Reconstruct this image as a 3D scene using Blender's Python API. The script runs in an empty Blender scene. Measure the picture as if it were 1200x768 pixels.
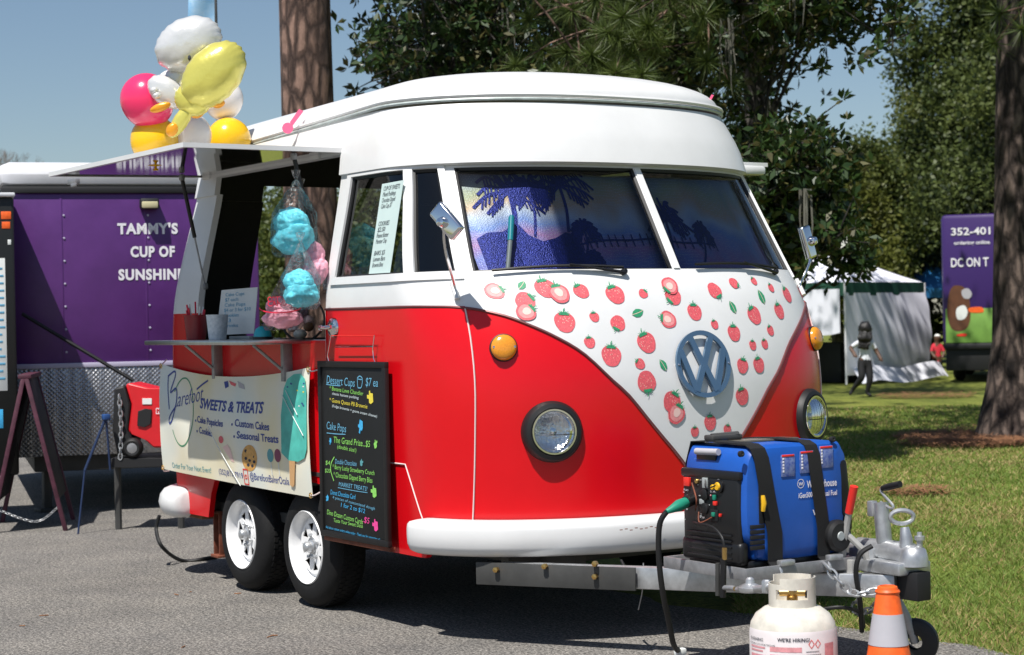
import bpy, bmesh, math, random
import numpy as np
from mathutils import Vector, Matrix
from mathutils.geometry import tessellate_polygon
random.seed(7); rng = np.random.default_rng(11)
SC = bpy.context.scene
COL = SC.collection
R_ = math.radians
# ---------------------------------------------------------------- camera
FPX = 2217.73
YAW, PITCH, ROLL = R_(147.179), R_(-0.2321), R_(-1.1318)
CP = np.array([6.6841, -5.2234, 1.3852])
_F = np.array([math.cos(YAW)*math.cos(PITCH), math.sin(YAW)*math.cos(PITCH), math.sin(PITCH)])
_R = np.cross(_F, [0, 0, 1]); _R /= np.linalg.norm(_R); _U = np.cross(_R, _F)
_R, _U = _R*math.cos(ROLL)+_U*math.sin(ROLL), -_R*math.sin(ROLL)+_U*math.cos(ROLL)
cam = bpy.data.cameras.new('camera'); cam_o = bpy.data.objects.new('camera', cam); COL.objects.link(cam_o)
cam.sensor_width = 36; cam.lens = FPX*36/1200; cam.clip_start = .1; cam.clip_end = 2000
cam_o.matrix_world = Matrix(((_R[0], _U[0], -_F[0], CP[0]), (_R[1], _U[1], -_F[1], CP[1]), (_R[2], _U[2], -_F[2], CP[2]), (0, 0, 0, 1)))
cam.dof.use_dof = True; cam.dof.focus_distance = 8.3; cam.dof.aperture_fstop = 5.6
SC.camera = cam_o
# ---------------------------------------------------------------- light
SUN = Vector((.38, -.69, 1.41)).normalized()
el = math.asin(SUN.z)
world = bpy.data.worlds.new('World'); SC.world = world; world.use_nodes = True
wn = world.node_tree; bg = wn.nodes['Background']
sky = wn.nodes.new('ShaderNodeTexSky'); sky.sky_type = 'NISHITA'; sky.sun_disc = False
sky.sun_elevation = el; sky.sun_rotation = math.atan2(SUN.x, SUN.y)
sky.air_density = 1.0; sky.dust_density = .5; sky.ozone_density = 2.5
wn.links.new(sky.outputs[0], bg.inputs[0]); bg.inputs[1].default_value = .072
sl = bpy.data.lights.new('sun', 'SUN'); sl.energy = 5.0; sl.angle = R_(.53); sl.color = (1, .965, .91)
so = bpy.data.objects.new('sun', sl); COL.objects.link(so)
so.rotation_euler = SUN.to_track_quat('Z', 'Y').to_euler(); so.location = (0, -10, 20)
SC.view_settings.view_transform = 'Standard'; SC.view_settings.look = 'None'
SC.view_settings.exposure = .3; SC.view_settings.gamma = 1
SC.render.resolution_x, SC.render.resolution_y = 1024, 655
try: SC.cycles.max_bounces = 10; SC.cycles.transparent_max_bounces = 24
except Exception: pass

def ray(px, py): return _F+_R*(px-600)/FPX-_U*(py-384)/FPX
def at(px, py, ax, v):
    d = ray(px, py); i = 'xyz'.index(ax); return CP+d*((v-CP[i])/d[i])
def far(px, py, depth): return CP+ray(px, py)*depth
def depth_of(P): return float((np.array(P)-CP)@_F)
# ---------------------------------------------------------------- materials
def _nt(name):
    m = bpy.data.materials.new(name); m.use_nodes = True
    return m, m.node_tree, m.node_tree.nodes['Principled BSDF']
def mat(name, col, rough=.5, metal=0, var=0, scale=4, bump=0, bscale=60, coat=0, spec=.5, rvar=0, col2=None, trans=0, sss=0):
    m, t, b = _nt(name)
    b.inputs['Base Color'].default_value = (*col, 1); b.inputs['Roughness'].default_value = rough
    b.inputs['Metallic'].default_value = metal; b.inputs['Specular IOR Level'].default_value = spec
    b.inputs['Coat Weight'].default_value = coat; b.inputs['Coat Roughness'].default_value = .08
    b.inputs['Transmission Weight'].default_value = trans
    if sss: b.inputs['Subsurface Weight'].default_value = sss; b.inputs['Subsurface Radius'].default_value = (.05, .05, .05)
    tc = t.nodes.new('ShaderNodeTexCoord')
    if var or col2 or rvar:
        n = t.nodes.new('ShaderNodeTexNoise'); n.inputs['Scale'].default_value = scale; n.inputs['Detail'].default_value = 6
        n.inputs['Roughness'].default_value = .65
        t.links.new(tc.outputs['Object'], n.inputs['Vector'])
        r = t.nodes.new('ShaderNodeValToRGB'); e = r.color_ramp.elements
        e[0].position = .32; e[1].position = .68
        c2 = col2 or tuple(min(1, c*(1+var)) for c in col); c1 = col if col2 else tuple(c*(1-var) for c in col)
        e[0].color = (*c1, 1); e[1].color = (*c2, 1)
        t.links.new(n.outputs[0], r.inputs[0])
        if var or col2: t.links.new(r.outputs[0], b.inputs['Base Color'])
        if rvar:
            mr = t.nodes.new('ShaderNodeMapRange'); mr.inputs[3].default_value = max(0, rough-rvar); mr.inputs[4].default_value = min(1, rough+rvar)
            t.links.new(n.outputs[0], mr.inputs[0]); t.links.new(mr.outputs[0], b.inputs['Roughness'])
    if bump:
        n2 = t.nodes.new('ShaderNodeTexNoise'); n2.inputs['Scale'].default_value = bscale; n2.inputs['Detail'].default_value = 5
        t.links.new(tc.outputs['Object'], n2.inputs['Vector'])
        bp = t.nodes.new('ShaderNodeBump'); bp.inputs['Strength'].default_value = bump; bp.inputs['Distance'].default_value = .01
        t.links.new(n2.outputs[0], bp.inputs['Height']); t.links.new(bp.outputs[0], b.inputs['Normal'])
    return m
def glassmat(name, tint=(.8, .82, .82), refl=1.0, rough=.01, crinkle=0):
    m = bpy.data.materials.new(name); m.use_nodes = True; t = m.node_tree
    for n in list(t.nodes):
        if n.type == 'BSDF_PRINCIPLED': t.nodes.remove(n)
    out = t.nodes['Material Output']
    tr = t.nodes.new('ShaderNodeBsdfTransparent'); tr.inputs[0].default_value = (*tint, 1)
    gl = t.nodes.new('ShaderNodeBsdfGlossy'); gl.inputs['Roughness'].default_value = rough
    fr = t.nodes.new('ShaderNodeFresnel'); fr.inputs[0].default_value = 1.5
    if crinkle:
        tc = t.nodes.new('ShaderNodeTexCoord'); n = t.nodes.new('ShaderNodeTexNoise'); n.inputs['Scale'].default_value = 26; n.inputs['Detail'].default_value = 3; n.inputs['Distortion'].default_value = 1.5
        bp = t.nodes.new('ShaderNodeBump'); bp.inputs['Strength'].default_value = crinkle; bp.inputs['Distance'].default_value = .02
        t.links.new(tc.outputs['Object'], n.inputs['Vector']); t.links.new(n.outputs[0], bp.inputs['Height']); t.links.new(bp.outputs[0], gl.inputs['Normal']); t.links.new(bp.outputs[0], fr.inputs['Normal'])
    mu = t.nodes.new('ShaderNodeMath'); mu.operation = 'MULTIPLY'; mu.inputs[1].default_value = refl; mu.use_clamp = True
    mx = t.nodes.new('ShaderNodeMixShader')
    t.links.new(fr.outputs[0], mu.inputs[0]); t.links.new(mu.outputs[0], mx.inputs[0])
    t.links.new(tr.outputs[0], mx.inputs[1]); t.links.new(gl.outputs[0], mx.inputs[2]); t.links.new(mx.outputs[0], out.inputs[0])
    return m
def leafmat(name, c1, c2, rough=.45, tl=.25, spec=.5, scale=1.3):
    m, t, b = _nt(name)
    b.inputs['Roughness'].default_value = rough; b.inputs['Specular IOR Level'].default_value = spec
    tc = t.nodes.new('ShaderNodeTexCoord'); n = t.nodes.new('ShaderNodeTexNoise'); n.inputs['Scale'].default_value = scale; n.inputs['Detail'].default_value = 8
    n.inputs['Roughness'].default_value = .8
    t.links.new(tc.outputs['Object'], n.inputs['Vector'])
    r = t.nodes.new('ShaderNodeValToRGB'); r.color_ramp.elements[0].position = .3; r.color_ramp.elements[1].position = .7
    r.color_ramp.elements[0].color = (*c1, 1); r.color_ramp.elements[1].color = (*c2, 1)
    t.links.new(n.outputs[0], r.inputs[0]); t.links.new(r.outputs[0], b.inputs['Base Color'])
    tb = t.nodes.new('ShaderNodeBsdfTranslucent'); t.links.new(r.outputs[0], tb.inputs[0])
    mx = t.nodes.new('ShaderNodeMixShader'); mx.inputs[0].default_value = tl
    t.links.new(b.outputs[0], mx.inputs[1]); t.links.new(tb.outputs[0], mx.inputs[2])
    t.links.new(mx.outputs[0], t.nodes['Material Output'].inputs[0])
    return m
MT = {}
def add_mats():
    M = MT
    M['red'] = mat('red paint', (.64, .004, .009), .24, var=.06, scale=1.2, spec=.4, rvar=.08, bump=.10, bscale=2.2)
    M['white'] = mat('white fibreglass', (.71, .71, .705), .36, var=.05, scale=2.2, coat=.15, rvar=.08, bump=.08, bscale=2.4)
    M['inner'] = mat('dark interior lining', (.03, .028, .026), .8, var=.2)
    M['seam'] = mat('pale seam highlight and cord', (.72, .60, .58), .5)  # door seam edge highlight painted as a pale colour; tether cord shares it
    M['rubber'] = mat('black rubber', (.007, .007, .0075), .55, var=.3, scale=12)
    M['tyre'] = mat('tyre rubber', (.008, .008, .0085), .75, var=.35, scale=9, bump=.15, bscale=90, spec=.3)
    M['black'] = mat('black plastic', (.007, .007, .008), .42, var=.2, bump=.05, bscale=300)
    M['chrome'] = mat('chrome', (.75, .75, .76), .08, 1)
    M['galv'] = mat('galvanised steel', (.50, .51, .52), .42, .75, var=.22, scale=14, rvar=.12)
    M['steel'] = mat('dull steel', (.32, .32, .33), .5, .6, var=.2, scale=18)
    M['dirtysteel'] = mat('weathered grey steel', (.38, .375, .36), .6, .2, var=.22, scale=8)
    M['darksteel'] = mat('dark painted steel', (.05, .05, .048), .6, .1, var=.3)
    M['brass'] = mat('brass', (.65, .42, .15), .3, 1)
    M['amber'] = mat('amber lens', (.75, .28, .02), .2, coat=.5, var=.12, scale=120)
    M['lens'] = glassmat('headlamp glass', (.93, .94, .95), 1.3, .06)
    M['reflector'] = mat('headlamp reflector', (.78, .8, .82), .16, 1, bump=.5, bscale=70)
    M['glass'] = glassmat('window glass', (.55, .58, .57), 1.5)
    M['ws'] = glassmat('windscreen glass', (.66, .69, .69), 1.0)
    M['plastic'] = glassmat('clear plastic wrap', (.99, .99, .99), .6, .15, .8)
    M['rimwhite'] = mat('white wheel enamel', (.8, .8, .8), .3, var=.05, coat=.3)
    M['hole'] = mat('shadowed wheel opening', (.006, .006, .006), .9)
    M['emblem'] = mat('slate blue enamel', (.12, .21, .32), .25, .55, var=.1, coat=.6)
    M['mirrorfoil'] = mat('polished awning lining', (.60, .60, .62), .05, 1, bump=.02, bscale=3)
    M['paper'] = mat('paper', (.72, .74, .72), .8, var=.03)
    M['palepaper'] = mat('pale aqua paper', (.50, .62, .60), .8, var=.05)
    M['ink'] = mat('dark ink', (.03, .035, .05), .8)
    M['navy'] = mat('navy print', (.03, .055, .27), .6)
    M['tealink'] = mat('teal print', (.10, .33, .36), .6)
    M['sred'] = mat('strawberry print red', (.70, .11, .13), .5, var=.25, scale=130)
    M['spink'] = mat('strawberry print pink', (.76, .27, .27), .5, var=.15, scale=90)
    M['spale'] = mat('strawberry print pale', (.82, .56, .50), .5)
    M['sgreen'] = mat('leaf print green', (.03, .28, .13), .5, var=.2, scale=100)
    M['seed'] = mat('seed print', (.85, .6, .5), .5)
    M['purple'] = mat('purple panel', (.085, .022, .145), .36, var=.16, scale=2.5, rvar=.1, bump=.25, bscale=1.8)
    M['lilac'] = mat('pale lilac trim', (.45, .42, .55), .4)
    M['lettering'] = mat('white lettering', (.78, .76, .8), .6)
    M['orange'] = mat('cone orange', (.86, .12, .014), .5, var=.22, scale=22, rvar=.15)
    M['reflect'] = mat('grey reflective band', (.42, .41, .44), .5, var=.05)
    M['cream'] = mat('cream tank paint', (.62, .585, .51), .42, var=.16, scale=16, rvar=.12)
    M['label'] = mat('tank label', (.74, .68, .68), .55, var=.05, scale=20)
    M['labelred'] = mat('tank label red', (.70, .30, .32), .6, var=.2, scale=40)
    M['gblue'] = mat('generator blue', (.010, .085, .40), .38, var=.1, scale=6, bump=.03, bscale=250)
    M['strap'] = mat('black webbing', (.004, .004, .0045), .8, bump=.4, bscale=400)
    M['gred'] = mat('generator red', (.62, .012, .018), .42, var=.08)
    M['green'] = mat('plug green', (.01, .22, .14), .5)
    M['yellow'] = mat('yellow plastic', (.75, .42, .01), .4)
    M['redplastic'] = mat('red plastic', (.75, .03, .02), .45)
    M['blue'] = mat('blue paint', (.02, .07, .22), .5, var=.2, scale=20)
    M['wood'] = mat('brown wood', (.20, .10, .045), .75, var=.35, scale=14)
    M['rust'] = mat('rusty brown steel', (.17, .05, .025), .75, var=.4, scale=20)
    M['maroon'] = mat('maroon stained wood', (.075, .018, .035), .6, var=.35, scale=16)
    M['chalk'] = mat('chalkboard', (.005, .0055, .0055), .6, var=.3, scale=6)
    M['woodframe'] = mat('board frame', (.006, .005, .005), .55, var=.3, scale=20)
    for n, c in (('cblue', (.13, .38, .55)), ('cgreen', (.25, .62, .12)), ('cyellow', (.75, .62, .06)), ('cpink', (.80, .06, .30)), ('csky', (.05, .40, .72)), ('cwhite', (.6, .68, .7))):
        M[n] = mat('chalk '+n, c, .9, var=.2, scale=90)
    M['candyblue'] = mat('aqua cotton candy', (.16, .70, .82), .95, var=.10, scale=16, bump=.35, bscale=140, sss=.3)
    M['candypink'] = mat('pink cotton candy', (.86, .40, .50), .95, var=.10, scale=16, bump=.35, bscale=140, sss=.3)
    M['bagred'] = mat('red bag print', (.72, .02, .06), .4)
    M['teal'] = mat('teal plastic', (.02, .42, .50), .4)
    M['greyplastic'] = mat('grey plastic', (.33, .36, .36), .45)
    M['speckle'] = mat('speckled cup', (.40, .46, .52), .6, col2=(.62, .66, .70), scale=60)
    M['bpink'] = mat('pink latex', (.85, .035, .14), .22, coat=.3, sss=.15)
    M['byellow'] = mat('yellow latex', (.85, .50, .01), .22, coat=.3, sss=.15)
    M['bwhite'] = mat('white latex', (.80, .76, .72), .25, coat=.3, sss=.15)
    M['fwhite'] = mat('white foil', (.70, .70, .69), .26, .3, bump=.35, bscale=20)
    M['fyellow'] = mat('yellow foil', (.66, .60, .13), .26, .3, bump=.35, bscale=20)
    M['forange'] = mat('orange foil', (.80, .33, .02), .3, .2)
    M['skin'] = mat('skin', (.10, .05, .03), .55)
    M['hair'] = mat('black hair', (.008, .007, .007), .55, bump=.5, bscale=40)
    M['shirt'] = mat('white shirt', (.72, .74, .80), .85, var=.08, scale=8)
    M['leggings'] = mat('black leggings', (.008, .008, .01), .8)
    M['tentwhite'] = mat('white tent cloth', (.74, .75, .82), .8, var=.06, scale=1.5, bump=.25, bscale=3)
    M['tentgreen'] = mat('green tent band', (.010, .07, .04), .7)
    M['bluecloth'] = mat('blue canopy cloth', (.02, .17, .42), .7)
    M['truckblack'] = mat('black truck base', (.008, .008, .009), .6)
    M['truckgreen'] = mat('lime mural green', (.17, .33, .06), .6, var=.15, scale=3)
    M['furbrown'] = mat('mural brown', (.10, .035, .012), .7, var=.3, scale=5)
    M['carpurple'] = mat('dark purple vinyl', (.04, .015, .12), .4)
    M['redcloth'] = mat('red cloth', (.55, .02, .04), .8)
    M['flag'] = mat('sky blue flag cloth', (.14, .40, .68), .7, col2=(.50, .66, .78), scale=3.5)
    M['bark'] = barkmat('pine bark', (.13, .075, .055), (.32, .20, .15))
    M['shadebark'] = barkmat('shade-toned pine bark', (.085, .06, .05), (.21, .155, .125))  # greyer, darker copy of the pine bark, shade put into its colour
    M['greybark'] = barkmat('grey bark', (.05, .045, .04), (.14, .125, .11))
    M['mag'] = leafmat('magnolia leaf', (.008, .022, .006), (.045, .085, .018), .38, .14, .45)
    M['magb'] = leafmat('magnolia leaf underside', (.05, .04, .012), (.11, .11, .03), .5, .2)
    M['needle'] = leafmat('pine needle', (.04, .07, .012), (.13, .17, .035), .5, .25)
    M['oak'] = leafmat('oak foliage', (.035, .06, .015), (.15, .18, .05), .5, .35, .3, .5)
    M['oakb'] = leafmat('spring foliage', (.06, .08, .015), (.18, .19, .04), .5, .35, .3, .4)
    M['oakd'] = leafmat('shade-toned foliage', (.010, .020, .007), (.035, .055, .015), .55, .2, .3, .5)  # darker copy of the oak foliage, shade put into its colour
    M['moss'] = mat('spanish moss', (.11, .105, .085), .9, var=.3, scale=4)
    M['twig'] = mat('bare twig', (.17, .14, .125), .9)
    M['alloy'] = mat('brushed aluminium', (.50, .51, .50), .3, 1, var=.1, scale=30)
    M['roofwhite'] = mat('white trailer roof', (.68, .68, .70), .4, var=.06, scale=3)
    M['floodlamp'] = mat('yellowed lamp lens', (.55, .50, .30), .3)
    M['pinstraw'] = mat('pine straw', (.24, .11, .05), .95, var=.4, scale=30)
def barkmat(name, c1, c2):
    m, t, b = _nt(name); b.inputs['Roughness'].default_value = .9
    tc = t.nodes.new('ShaderNodeTexCoord'); mp = t.nodes.new('ShaderNodeMapping'); mp.inputs['Scale'].default_value = (15, 15, 5.0)
    t.links.new(tc.outputs['Object'], mp.inputs[0])
    v = t.nodes.new('ShaderNodeTexVoronoi'); v.feature = 'DISTANCE_TO_EDGE'; v.inputs['Scale'].default_value = 1.2
    n = t.nodes.new('ShaderNodeTexNoise'); n.inputs['Scale'].default_value = 1.6; n.inputs['Detail'].default_value = 12; n.inputs['Roughness'].default_value = .75
    ad = t.nodes.new('ShaderNodeMixRGB'); ad.inputs[0].default_value = .5
    t.links.new(mp.outputs[0], n.inputs['Vector']); t.links.new(mp.outputs[0], ad.inputs[1]); t.links.new(n.outputs[1], ad.inputs[2])
    t.links.new(ad.outputs[0], v.inputs['Vector'])
    r = t.nodes.new('ShaderNodeValToRGB'); r.color_ramp.elements[0].position = .0; r.color_ramp.elements[1].position = .22
    r.color_ramp.elements[0].color = (.22, .2, .2, 1); r.color_ramp.elements[1].color = (1, 1, 1, 1)
    t.links.new(v.outputs['Distance'], r.inputs[0])
    r2 = t.nodes.new('ShaderNodeValToRGB'); r2.color_ramp.elements[0].color = (*c1, 1); r2.color_ramp.elements[1].color = (*c2, 1)
    r2.color_ramp.elements[0].position = .35; r2.color_ramp.elements[1].position = .7
    t.links.new(n.outputs[0], r2.inputs[0])
    mu = t.nodes.new('ShaderNodeMixRGB'); mu.blend_type = 'MULTIPLY'; mu.inputs[0].default_value = 1
    t.links.new(r2.outputs[0], mu.inputs[1]); t.links.new(r.outputs[0], mu.inputs[2]); t.links.new(mu.outputs[0], b.inputs['Base Color'])
    bp = t.nodes.new('ShaderNodeBump'); bp.inputs['Distance'].default_value = .04; bp.inputs['Strength'].default_value = .9
    t.links.new(r.outputs[0], bp.inputs['Height']); t.links.new(bp.outputs[0], b.inputs['Normal'])
    return m
add_mats()
# ---------------------------------------------------------------- mesh helpers
def link(o): COL.objects.link(o); return o
def thing(name, label, cat, loc=(0, 0, 0), group=None, kind=None):
    o = bpy.data.objects.new(name, None); link(o); o.location = loc; o.empty_display_size = .1
    tag(o, label, cat, group, kind); return o
def tag(o, label=None, cat=None, group=None, kind=None):
    if label: o['label'] = label
    if cat: o['category'] = cat
    if group: o['group'] = group
    if kind: o['kind'] = kind
    return o
def wmat(o):
    m = o.matrix_basis.copy()
    return wmat(o.parent) @ o.matrix_parent_inverse @ m if o.parent else m
def par(o, p, world=True):
    o.parent = p
    if world:
        o.matrix_parent_inverse = wmat(p).inverted()
    return o
class MB:
    def __init__(s): s.v = []; s.f = []; s.m = []
    def add(s, v, f, mi=0):
        b = len(s.v); s.v.extend([tuple(map(float, p)) for p in v]); s.f.extend([tuple(b+i for i in q) for q in f]); s.m.extend([mi]*len(f)); return s
    def box(s, c, size, bevel=0, rot=None, mi=0, seg=2):
        bm = bmesh.new(); bmesh.ops.create_cube(bm, size=1)
        bmesh.ops.scale(bm, vec=Vector(size), verts=bm.verts)
        if bevel: bmesh.ops.bevel(bm, geom=list(bm.edges), offset=min(bevel, min(size)*.48), segments=seg, profile=.5, affect='EDGES')
        bm.verts.index_update()
        M = Matrix.Translation(Vector(c)) @ (rot.to_4x4() if rot is not None else Matrix())
        s.add([M @ v.co for v in bm.verts], [[v.index for v in f.verts] for f in bm.faces], mi); bm.free(); return s
    def tube(s, path, r, n=8, cap=True, mi=0, closed=False):
        P = [Vector(p) for p in path]; k = len(P); rr = r if hasattr(r, '__len__') else [r]*k
        T = []
        for i in range(k):
            a = P[(i-1) % k] if (closed or i > 0) else P[i]; b = P[(i+1) % k] if (closed or i < k-1) else P[i]
            d = b-a; T.append(d.normalized() if d.length > 1e-9 else Vector((0, 0, 1)))
        up = Vector((0, 0, 1)) if abs(T[0].z) < .9 else Vector((1, 0, 0))
        N = T[0].cross(up).normalized(); vs = []
        for i in range(k):
            if i: N = (N-T[i]*N.dot(T[i])); N = N.normalized() if N.length > 1e-6 else T[i].orthogonal().normalized()
            B = T[i].cross(N)
            for j in range(n):
                a = 2*math.pi*j/n; vs.append(P[i]+(N*math.cos(a)+B*math.sin(a))*rr[i])
        fs = []
        for i in range(k if closed else k-1):
            i2 = (i+1) % k
            for j in range(n):
                j2 = (j+1) % n; fs.append((i*n+j, i*n+j2, i2*n+j2, i2*n+j))
        if cap and not closed: fs.append(tuple(range(n))[::-1]); fs.append(tuple(range((k-1)*n, k*n)))
        return s.add(vs, fs, mi)
    def lathe(s, prof, n=32, M=None, mi=0, cap=False, arc=(0, 2*math.pi)):
        full = abs(arc[1]-arc[0]-2*math.pi) < 1e-6; k = n if full else n+1; vs = []
        for (r, h) in prof:
            for j in range(k):
                a = arc[0]+(arc[1]-arc[0])*j/n; p = Vector((r*math.cos(a), r*math.sin(a), h)); vs.append(M @ p if M else p)
        fs = []
        for i in range(len(prof)-1):
            for j in range(n):
                j2 = (j+1) % k; fs.append((i*k+j, i*k+j2, (i+1)*k+j2, (i+1)*k+j))
        if cap and full: fs.append(tuple(range(k))[::-1]); fs.append(tuple((len(prof)-1)*k+j for j in range(k)))
        return s.add(vs, fs, mi)
    def poly(s, loops, fn, depth=0, mi=0):
        """filled 2D polygon with holes; fn(a,b,h)->point"""
        tris = tessellate_polygon([[Vector((a, b, 0)) for a, b in L] for L in loops])
        flat = [p for L in loops for p in L]; n = len(flat)
        fl = []
        for t in tris:
            (ax, ay), (bx, by), (cx, cy) = (flat[i] for i in t)
            ar = (bx-ax)*(cy-ay)-(by-ay)*(cx-ax)
            if abs(ar) > 1e-12: fl.append(t if ar > 0 else t[::-1])
        if not depth: return s.add([fn(a, b, 0) for a, b in flat], fl, mi)
        vs = [fn(a, b, depth) for a, b in flat]+[fn(a, b, 0) for a, b in flat]; fs = list(fl)
        o = 0
        for q, L in enumerate(loops):
            k = len(L); A = sum(L[i][0]*L[(i+1) % k][1]-L[(i+1) % k][0]*L[i][1] for i in range(k))
            for i in range(k):
                i2 = (i+1) % k; e = (o+i, n+o+i, n+o+i2, o+i2)
                fs.append(e if (A > 0) == (q == 0) else e[::-1])
            o += k
        return s.add(vs, fs, mi)
    def grid(s, fn, us, vs, mi=0, skip=None, flip=False):
        V = [fn(u, v) for v in vs for u in us]; n = len(us); F = []
        for j in range(len(vs)-1):
            for i in range(n-1):
                if skip and skip(i, j): continue
                q = (j*n+i, j*n+i+1, (j+1)*n+i+1, (j+1)*n+i); F.append(q[::-1] if flip else q)
        return s.add(V, F, mi)
    def build(s, name, mats, parent=None, angle=38, world=True, loc=None, smooth=True, fix=False):
        me = bpy.data.meshes.new(name); me.from_pydata(s.v, [], s.f)
        mats = mats if isinstance(mats, (list, tuple)) else [mats]
        for q in mats: me.materials.append(MT[q] if isinstance(q, str) else q)
        if len(mats) > 1: me.polygons.foreach_set('material_index', s.m)
        if fix:
            bm = bmesh.new(); bm.from_mesh(me); bmesh.ops.remove_doubles(bm, verts=bm.verts, dist=1e-5); bmesh.ops.recalc_face_normals(bm, faces=bm.faces); bm.to_mesh(me); bm.free()
        if smooth:
            me.shade_smooth(); me.set_sharp_from_angle(angle=R_(angle))
        me.update()
        o = bpy.data.objects.new(name, me); link(o)
        if parent is not None: par(o, parent, world)
        if loc is not None: o.location = loc
        return o
def copy_tree(o, parent=None):
    c = o.copy(); link(c); c.parent = parent
    for ch in list(o.children): copy_tree(ch, c)
    return c
def frame(o, x, y):
    """2D frame: fn(a,b,h) = o + a*x + b*y + h*n"""
    o = Vector(o); x = Vector(x).normalized(); y = Vector(y); y = (y-x*y.dot(x)).normalized(); n = x.cross(y)
    return lambda a, b, h=0: o+x*a+y*b+n*h
def mframe(o, z, up=(0, 0, 1)):
    z = Vector(z).normalized(); x = Vector(up).cross(z)
    x = x.normalized() if x.length > 1e-5 else Vector((1, 0, 0)); y = z.cross(x)
    m = Matrix((x, y, z)).transposed().to_4x4(); m.translation = Vector(o); return m
_tc = {}
def textflat(body, size=1, bold=0, shear=0, align='LEFT', space=1):
    cu = bpy.data.curves.new('t', 'FONT'); cu.body = body; cu.size = size; cu.offset = bold*size; cu.shear = shear; cu.align_x = align; cu.space_character = space
    cu.resolution_u = 3
    o = bpy.data.objects.new('t', cu); link(o)
    dg = bpy.context.evaluated_depsgraph_get(); me = o.evaluated_get(dg).to_mesh()
    v = [(p.co.x, p.co.y) for p in me.vertices]; f = [tuple(p.vertices) for p in me.polygons]
    o.evaluated_get(dg).to_mesh_clear(); bpy.data.objects.remove(o); bpy.data.curves.remove(cu)
    return v, f
def text(body, fn, size, m, parent, name='lettering', bold=0, shear=0, align='LEFT', width=None, rot=0, h=.0015, space=1, org=(0, 0)):
    v, f = textflat(body, size, bold, shear, align, space)
    if not v: return None
    a = np.array(v)
    if width:
        w = a[:, 0].max()-a[:, 0].min(); k = width/w; a[:, 0] *= k
    c, s_ = math.cos(rot), math.sin(rot)
    b = MB(); b.add([fn(org[0]+x*c-y*s_, org[1]+x*s_+y*c, h) for x, y in a], f)
    return b.build(name, m, parent, smooth=False)
def catmull(pts, n=8, closed=False):
    P = [Vector(p) for p in pts]; out = []; k = len(P)
    for i in range(k if closed else k-1):
        p0 = P[i-1] if (closed or i > 0) else P[i]; p1 = P[i]; p2 = P[(i+1) % k]; p3 = P[(i+2) % k] if (closed or i+2 < k) else p2
        for j in range(n):
            t = j/n
            out.append(.5*((2*p1)+(p2-p0)*t+(2*p0-5*p1+4*p2-p3)*t*t+(3*p1-p0-3*p2+p3)*t**3))
    if not closed: out.append(P[-1])
    return out
def stroke(pts, fn, w, b, mi=0, h=.0015, n=6, smooth=True):
    """flat ribbon along a 2D polyline"""
    P = catmull([(x, y, 0) for x, y in pts], n) if smooth and len(pts) > 2 else [Vector((x, y, 0)) for x, y in pts]
    L = []; Rr = []
    for i, p in enumerate(P):
        d = (P[min(i+1, len(P)-1)]-P[max(i-1, 0)]); d = d.normalized() if d.length else Vector((1, 0, 0))
        nn = Vector((-d.y, d.x, 0))*w/2; L.append(p+nn); Rr.append(p-nn)
    V = [fn(p.x, p.y, h) for p in L]+[fn(p.x, p.y, h) for p in Rr]; k = len(P)
    b.add(V, [(i, k+i, k+i+1, i+1) for i in range(k-1)], mi)
def circ(cx, cy, r, n=24, ry=None): return [(cx+r*math.cos(2*math.pi*i/n), cy+(ry or r)*math.sin(2*math.pi*i/n)) for i in range(n)]
# ================================================================ food trailer shaped like a split-screen bus
def smt(T):
    xs = [a for a, b in T]; ys = [b for a, b in T]
    def m(k):
        if k == 0: return (ys[1]-ys[0])/(xs[1]-xs[0])
        if k == len(xs)-1: return (ys[-1]-ys[-2])/(xs[-1]-xs[-2])
        return (ys[k+1]-ys[k-1])/(xs[k+1]-xs[k-1])
    def f(z):
        if z <= xs[0]: return ys[0]
        if z >= xs[-1]: return ys[-1]
        i = max(k for k in range(len(xs)-1) if xs[k] <= z)
        h = xs[i+1]-xs[i]; t = (z-xs[i])/h
        return (2*t**3-3*t*t+1)*ys[i]+(t**3-2*t*t+t)*h*m(i)+(-2*t**3+3*t*t)*ys[i+1]+(t**3-t*t)*h*m(i+1)
    return f
W0 = smt([(.3, 1.072), (.6, 1.085), (1.0, 1.095), (1.46, 1.097), (1.62, 1.083), (2.08, 1.0), (2.2, .99), (2.4, .945)])
N0 = smt([(.3, .10), (.6, .13), (.9, .138), (1.17, .122), (1.46, .035), (1.61, -.05), (2.08, -.336), (2.4, -.53)])
D0 = smt([(.3, .65), (1.3, .65), (1.61, .69), (2.08, .62), (2.4, .6)])
W1 = smt([(2.09, 1.013), (2.2, 1.0), (2.3, .975), (2.4, .945)])
N1 = smt([(2.09, -.292), (2.2, -.325), (2.3, -.372), (2.4, -.425)])
D1 = smt([(2.09, .65), (2.4, .68)])
NR = smt([(.3, -3.47), (1.0, -3.46), (1.46, -3.43), (2.2, -3.27), (2.4, -3.22)])
DR = .28; XF0 = -.55
def Sf(u, z, sgn, cap=False):
    w, N, D = (W1(z), N1(z), D1(z)) if cap else (W0(z), N0(z), D0(z))
    if u <= 90:
        a = R_(u); return Vector((N-D+D*math.cos(a), sgn*w*math.sin(a)**(2/2.4), z))
    if u <= 350:
        xs = XF0-(u-90)/100.
        g = min(1, max(0, (xs+1.25)/(XF0+1.25))); g2 = min(1, max(0, (-2.6-xs)/.55))
        return Vector((xs+(N-D-XF0)*g+(NR(z)+DR+3.15)*g2, sgn*w, z))
    a = R_(u-350)
    return Vector((NR(z)+DR*(1-math.sin(a)), sgn*w*max(0, math.cos(a))**.4, z))
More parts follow.
